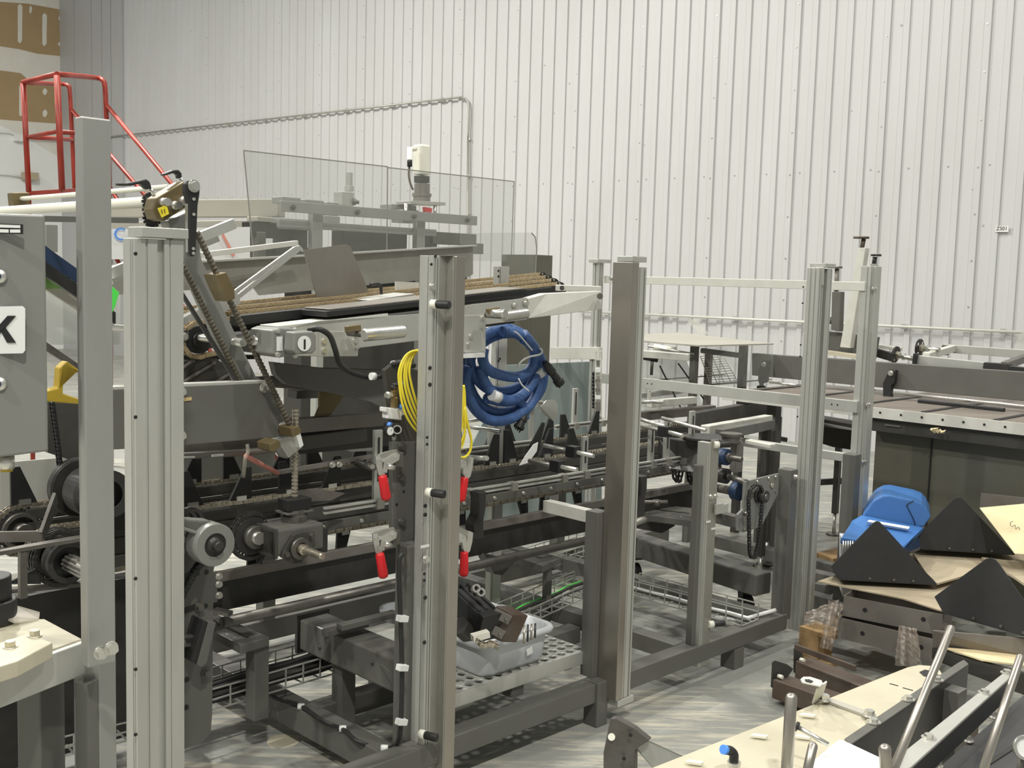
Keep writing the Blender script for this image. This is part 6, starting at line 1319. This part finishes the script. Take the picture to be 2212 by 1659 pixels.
for x,y in ((1735,1595),(1640,1593),(1745,1548),(1500,1650)): q = P(x,y,z=zb+.004); MB().prism([q+V((-.02,0,0)),q+V((.012,-.008,0)),q+V((.02,.0,0)),q+V((-.01,.008,0))], UP*.006, 'cream').build('cable_tie_mount', t, .001)
for k in ((1600,1640),(1900,1480),(1760,1640),(2060,1470)):
    q = b_(*k); MB().beam(q-UP*.02, V((q.x,q.y,0)), .05,.05,'grey', up=mA).build('leg', t)
t = T('dark_belt', 'dark grey belt surface with bolts at the lower right corner', 'belt', P(2150,1600,z=.56))
zq = Z(.55)
MB().prism([zq(1990,1690),zq(2225,1490),zq(2330,1560),zq(2290,1720)], UP*-.02, 'belt').build('belt', t)
MB().prism([zq(2070,1690),zq(2290,1540),zq(2300,1548),zq(2082,1690)], UP*.003, 'steel_dark').build('belt_seam', t)
for x,y in ((2147,1549),(2092,1600),(2025,1655)): MB().bolt(P(x,y,z=.555), UP, .009, .01).build('bolt', t)
q = zq(2180,1620); MB().beam(q-UP*.02, V((q.x,q.y,0)), .08,.08,'grey', up=mA).build('leg', t)
t = T('grey_cover_plate', 'light grey flat plate with rounded corner between the upright rods', 'plate', P(1830,1640,z=.66))
MB().prism([Z(.66)(*k) for k in ((1690,1690),(1735,1659),(1808,1599),(1815,1596),(1822,1598),(1937,1652),(1937,1690))], UP*-.02, 'white').build('plate', t, .003); q = Z(.64)(1830,1670); MB().beam(q, V((q.x,q.y,.0)), .06,.06,'grey',up=mA).build('support', t)
def rod(x0,y0,x1,y1,d0,d1,r,label,m='stainless'):
    a, b2 = P(x0,y0,d=d0), P(x1,y1,d=d1); L2 = (b2-a).length
    t = MB().lathe(a, b2-a, [(0,r*.45),(r*.35,r*.85),(r*.8,r),(L2,r)], m, 20); o = t.build('polished_rod')
    for f in o.data.polygons: f.use_smooth = True
    tag(o, label, 'rod')
rod(1710,1497,1697,1700,2.05,2.0,.0115,'thick upright polished rod standing before the beige board')
rod(2056,1353,1915,1700,2.25,1.95,.0085,'long slanting polished rod, left of two crossing the right foreground')
rod(2206,1415,2112,1700,2.2,2.0,.0085,'long slanting polished rod nearest the right edge')
rod(1758,1604,1736,1700,1.95,1.9,.009,'short polished rod right of the thick upright rod')
rod(1911,1608,1916,1700,1.95,1.95,.0115,'short thick rod end at the bottom between the slanting rods')
t = T('long_pin', 'thin steel pin with black head lying against the thick upright rod', 'pin', P(1750,1590,z=.68))
a, b2 = P(1724,1571,z=.70), P(1790,1609,z=.68); MB().cyl(a, b2, .005, 'zinc', 12).build('pin', t); MB().cyl(a, a-(b2-a).normalized()*.006, .010, 'black', 14).build('head', t)
t = T('air_fitting', 'black elbow push fitting with a blue ring standing at the bottom edge', 'fitting', P(1583,1655,d=2.1))
MB().lathe(P(1584,1680,d=2.1), UP, [(0,.014),(.012,.014),(.014,.010),(.024,.010),(.026,.014),(.034,.014)], 'zinc', 16).build('threaded_base', t)
MB().tube([P(1585,1645,d=2.1),P(1585,1630,d=2.1),P(1578,1622,d=2.1),P(1568,1620,d=2.09)], .0095, 'black', 14, 5).build('elbow', t)
MB().cyl(P(1568,1620,d=2.09), P(1562,1619,d=2.085), .0095, 'lens_blue', 16).build('release_ring', t)
t = T('folded_bracket', 'dark folded steel bracket with holes, bottom edge right of centre', 'bracket', P(1350,1620,d=2.6))
f_ = Z(.35)
pn0 = [P(x,y,d=2.58) for x,y,d_ in ((1318,1552,2.62),(1330,1552,2.62),(1368,1573,2.6),(1402,1600,2.58),(1371,1621,2.55),(1371,1690,2.5),(1303,1690,2.5),(1303,1627,2.55))]
MB().prism(pn0, V((.01,.02,0)), 'steel').build('face', t, .002)
MB().cyl(P(1321,1592,d=2.575), P(1321,1592,d=2.58), .009, 'cream', 16).build('hole', t)
for x,y in ((1362,1588),(1348,1639)): MB().hole(P(x,y,d=2.565), V((0,-1,.1)), .005).build('hole', t)
MB().prism([P(1376,1618,d=2.6),P(1402,1600,d=2.6),P(1490,1640,d=2.78),P(1440,1690,d=2.6)], V((0,.003,-.004)), 'alu').build('folded_top', t)
q = P(1350,1650,d=2.6); MB().beam(q-UP*.02, V((q.x,q.y+.03,0)), .05,.05,'grey',up=mA).build('support', t)
t = T('dial_indicator', 'white round dial cut by the right edge of the frame', 'dial', P(2208,1615,d=2.1))
a = P(2212,1615,d=2.08); MB().ring(a, a+V((0,-.01,.004)), .024, .019, 'zinc', 24).cyl(a, a+V((0,-.006,.002)), .019, 'white', 24).build('face', t)
MB().cyl(a, a+V((.0,.02,-.15)), .008, 'steel', 10).build('stem', t)
# blue housing
t = T('blue_housing', 'blue plastic machine housing with a white strip behind the black triangles', 'housing', V((*P(1910,1200,d=5.1).xy,0)))
D5 = 4.95
hp = [(1861,1117),(1886,1083),(1892,1078),(1906,1071),(1921,1070),(1974,1081),(1992,1088),(2002,1099),(2011,1117),(1996,1137),(1975,1144)]
MB().prism([P(x,y,d=D5) for x,y in hp], V((.10,.28,0)), 'blue_plastic').build('hood', t, .008)
MB().prism([P(1861,1117,d=D5-.01),P(1975,1145,d=D5-.01),P(1998,1136,d=D5-.01),P(1972,1160,d=D5-.25),P(1950,1186,d=D5-.35),P(1817,1160,d=D5-.35),P(1838,1128,d=D5-.05),P(1840,1123,d=D5)], V((0,.02,-.035)), 'blue_plastic').build('deck', t, .010)
MB().prism([P(1871,1131,d=D5-.13),P(1875,1127,d=D5-.1),P(1963,1142,d=D5-.1),P(1960,1147,d=D5-.13)], V((0,-.012,.012)), 'white').build('white_strip', t)
MB().tube([P(x,y,d=D5-.004) for x,y in ((1974,1081),(1960,1090),(1961,1096),(1976,1128),(1975,1143))], .0018, 'black', 6, 4).build('seam', t)
MB().prism([P(1952,1186,d=D5-.34),P(1985,1160,d=D5-.2),P(1990,1182,d=D5-.2),P(1966,1192,d=D5-.3)], V((.0,.02,-.02)), 'blue_dark').build('lower_trim', t, .004)
MB().prism([P(1820,1168,d=D5-.3),P(1850,1172,d=D5-.3),P(1850,1290,d=D5-.3),P(1820,1290,d=D5-.3)], V((.03,.15,0)), 'tub_grey').build('ribbed_base', t, .004)
for k in range(5): MB().cyl(P(1822+k*5,1168,d=D5-.35), P(1822+k*5,1200,d=D5-.35), .0035, 'zinc', 6).build('rib', t)
q = P(1880,1190,d=D5); MB().beam(q, V((q.x,q.y+.1,0)), .2,.2,'grey_dark',up=mA).build('pedestal', t)
tag(MB().prism([P(1764,1193,z=.14),P(1822,1180,z=.14),P(1850,1200,z=.14),P(1800,1207,z=.14)], UP*-.05, 'wood').prism([P(1766,1196,z=.08),P(1822,1190,z=.08),P(1850,1205,z=.08),P(1800,1210,z=.08)], UP*-.08, 'wood').build('wood_block', None, .002), 'small wood block pair on the floor left of the blue housing', 'wood')
# ================================================ groups for repeated things
GR = {'guard_post':'guard posts along the machine frame','guard_rail':'guard rails between the posts','guide_rail':'guide rails around the lug chains','cross_rod':'rods across the lug chains','wire_cable_tray':'wire cable trays on the floor','black_triangle_plate':'black triangle plates on the pallet','steel_channel':'stacked steel channels','cardboard_sheet':'cardboard sheets on the pallet','rusty_tube':'rusty tubes on the floor','polished_rod':'polished rods in the right foreground','plastic_film':'plastic film drapes','clear_guard_panel':'clear guard panels','thin_rod':'thin leaning rods','slanted_bar':'pale slanted bars','cross_tube':'low cross tubes','low_tube':'low floor tubes','machine_leg':'machine legs','levelling_leg':'levelling legs','flanged_spindle':'flanged spindles','black_clamp_bracket':'black clamp brackets','lug_chain_conveyor':'lug chain conveyors','guide_tube':'pale tubes at the actuator head','cast_bracket':'curved cast brackets','slotted_arm':'slotted arms','rear_cover_plate':'pale covers behind the machine','frame_bar':'bars of the low far frame','flat_bar':'flat bars','cream_sheet':'cream sheets','toothed_belt':'toothed belts'}
for o in sc.objects:
    n = o.name.split('.')[0]
    if o.parent is None and n in GR and 'group' not in o.keys(): o['group'] = GR[n]
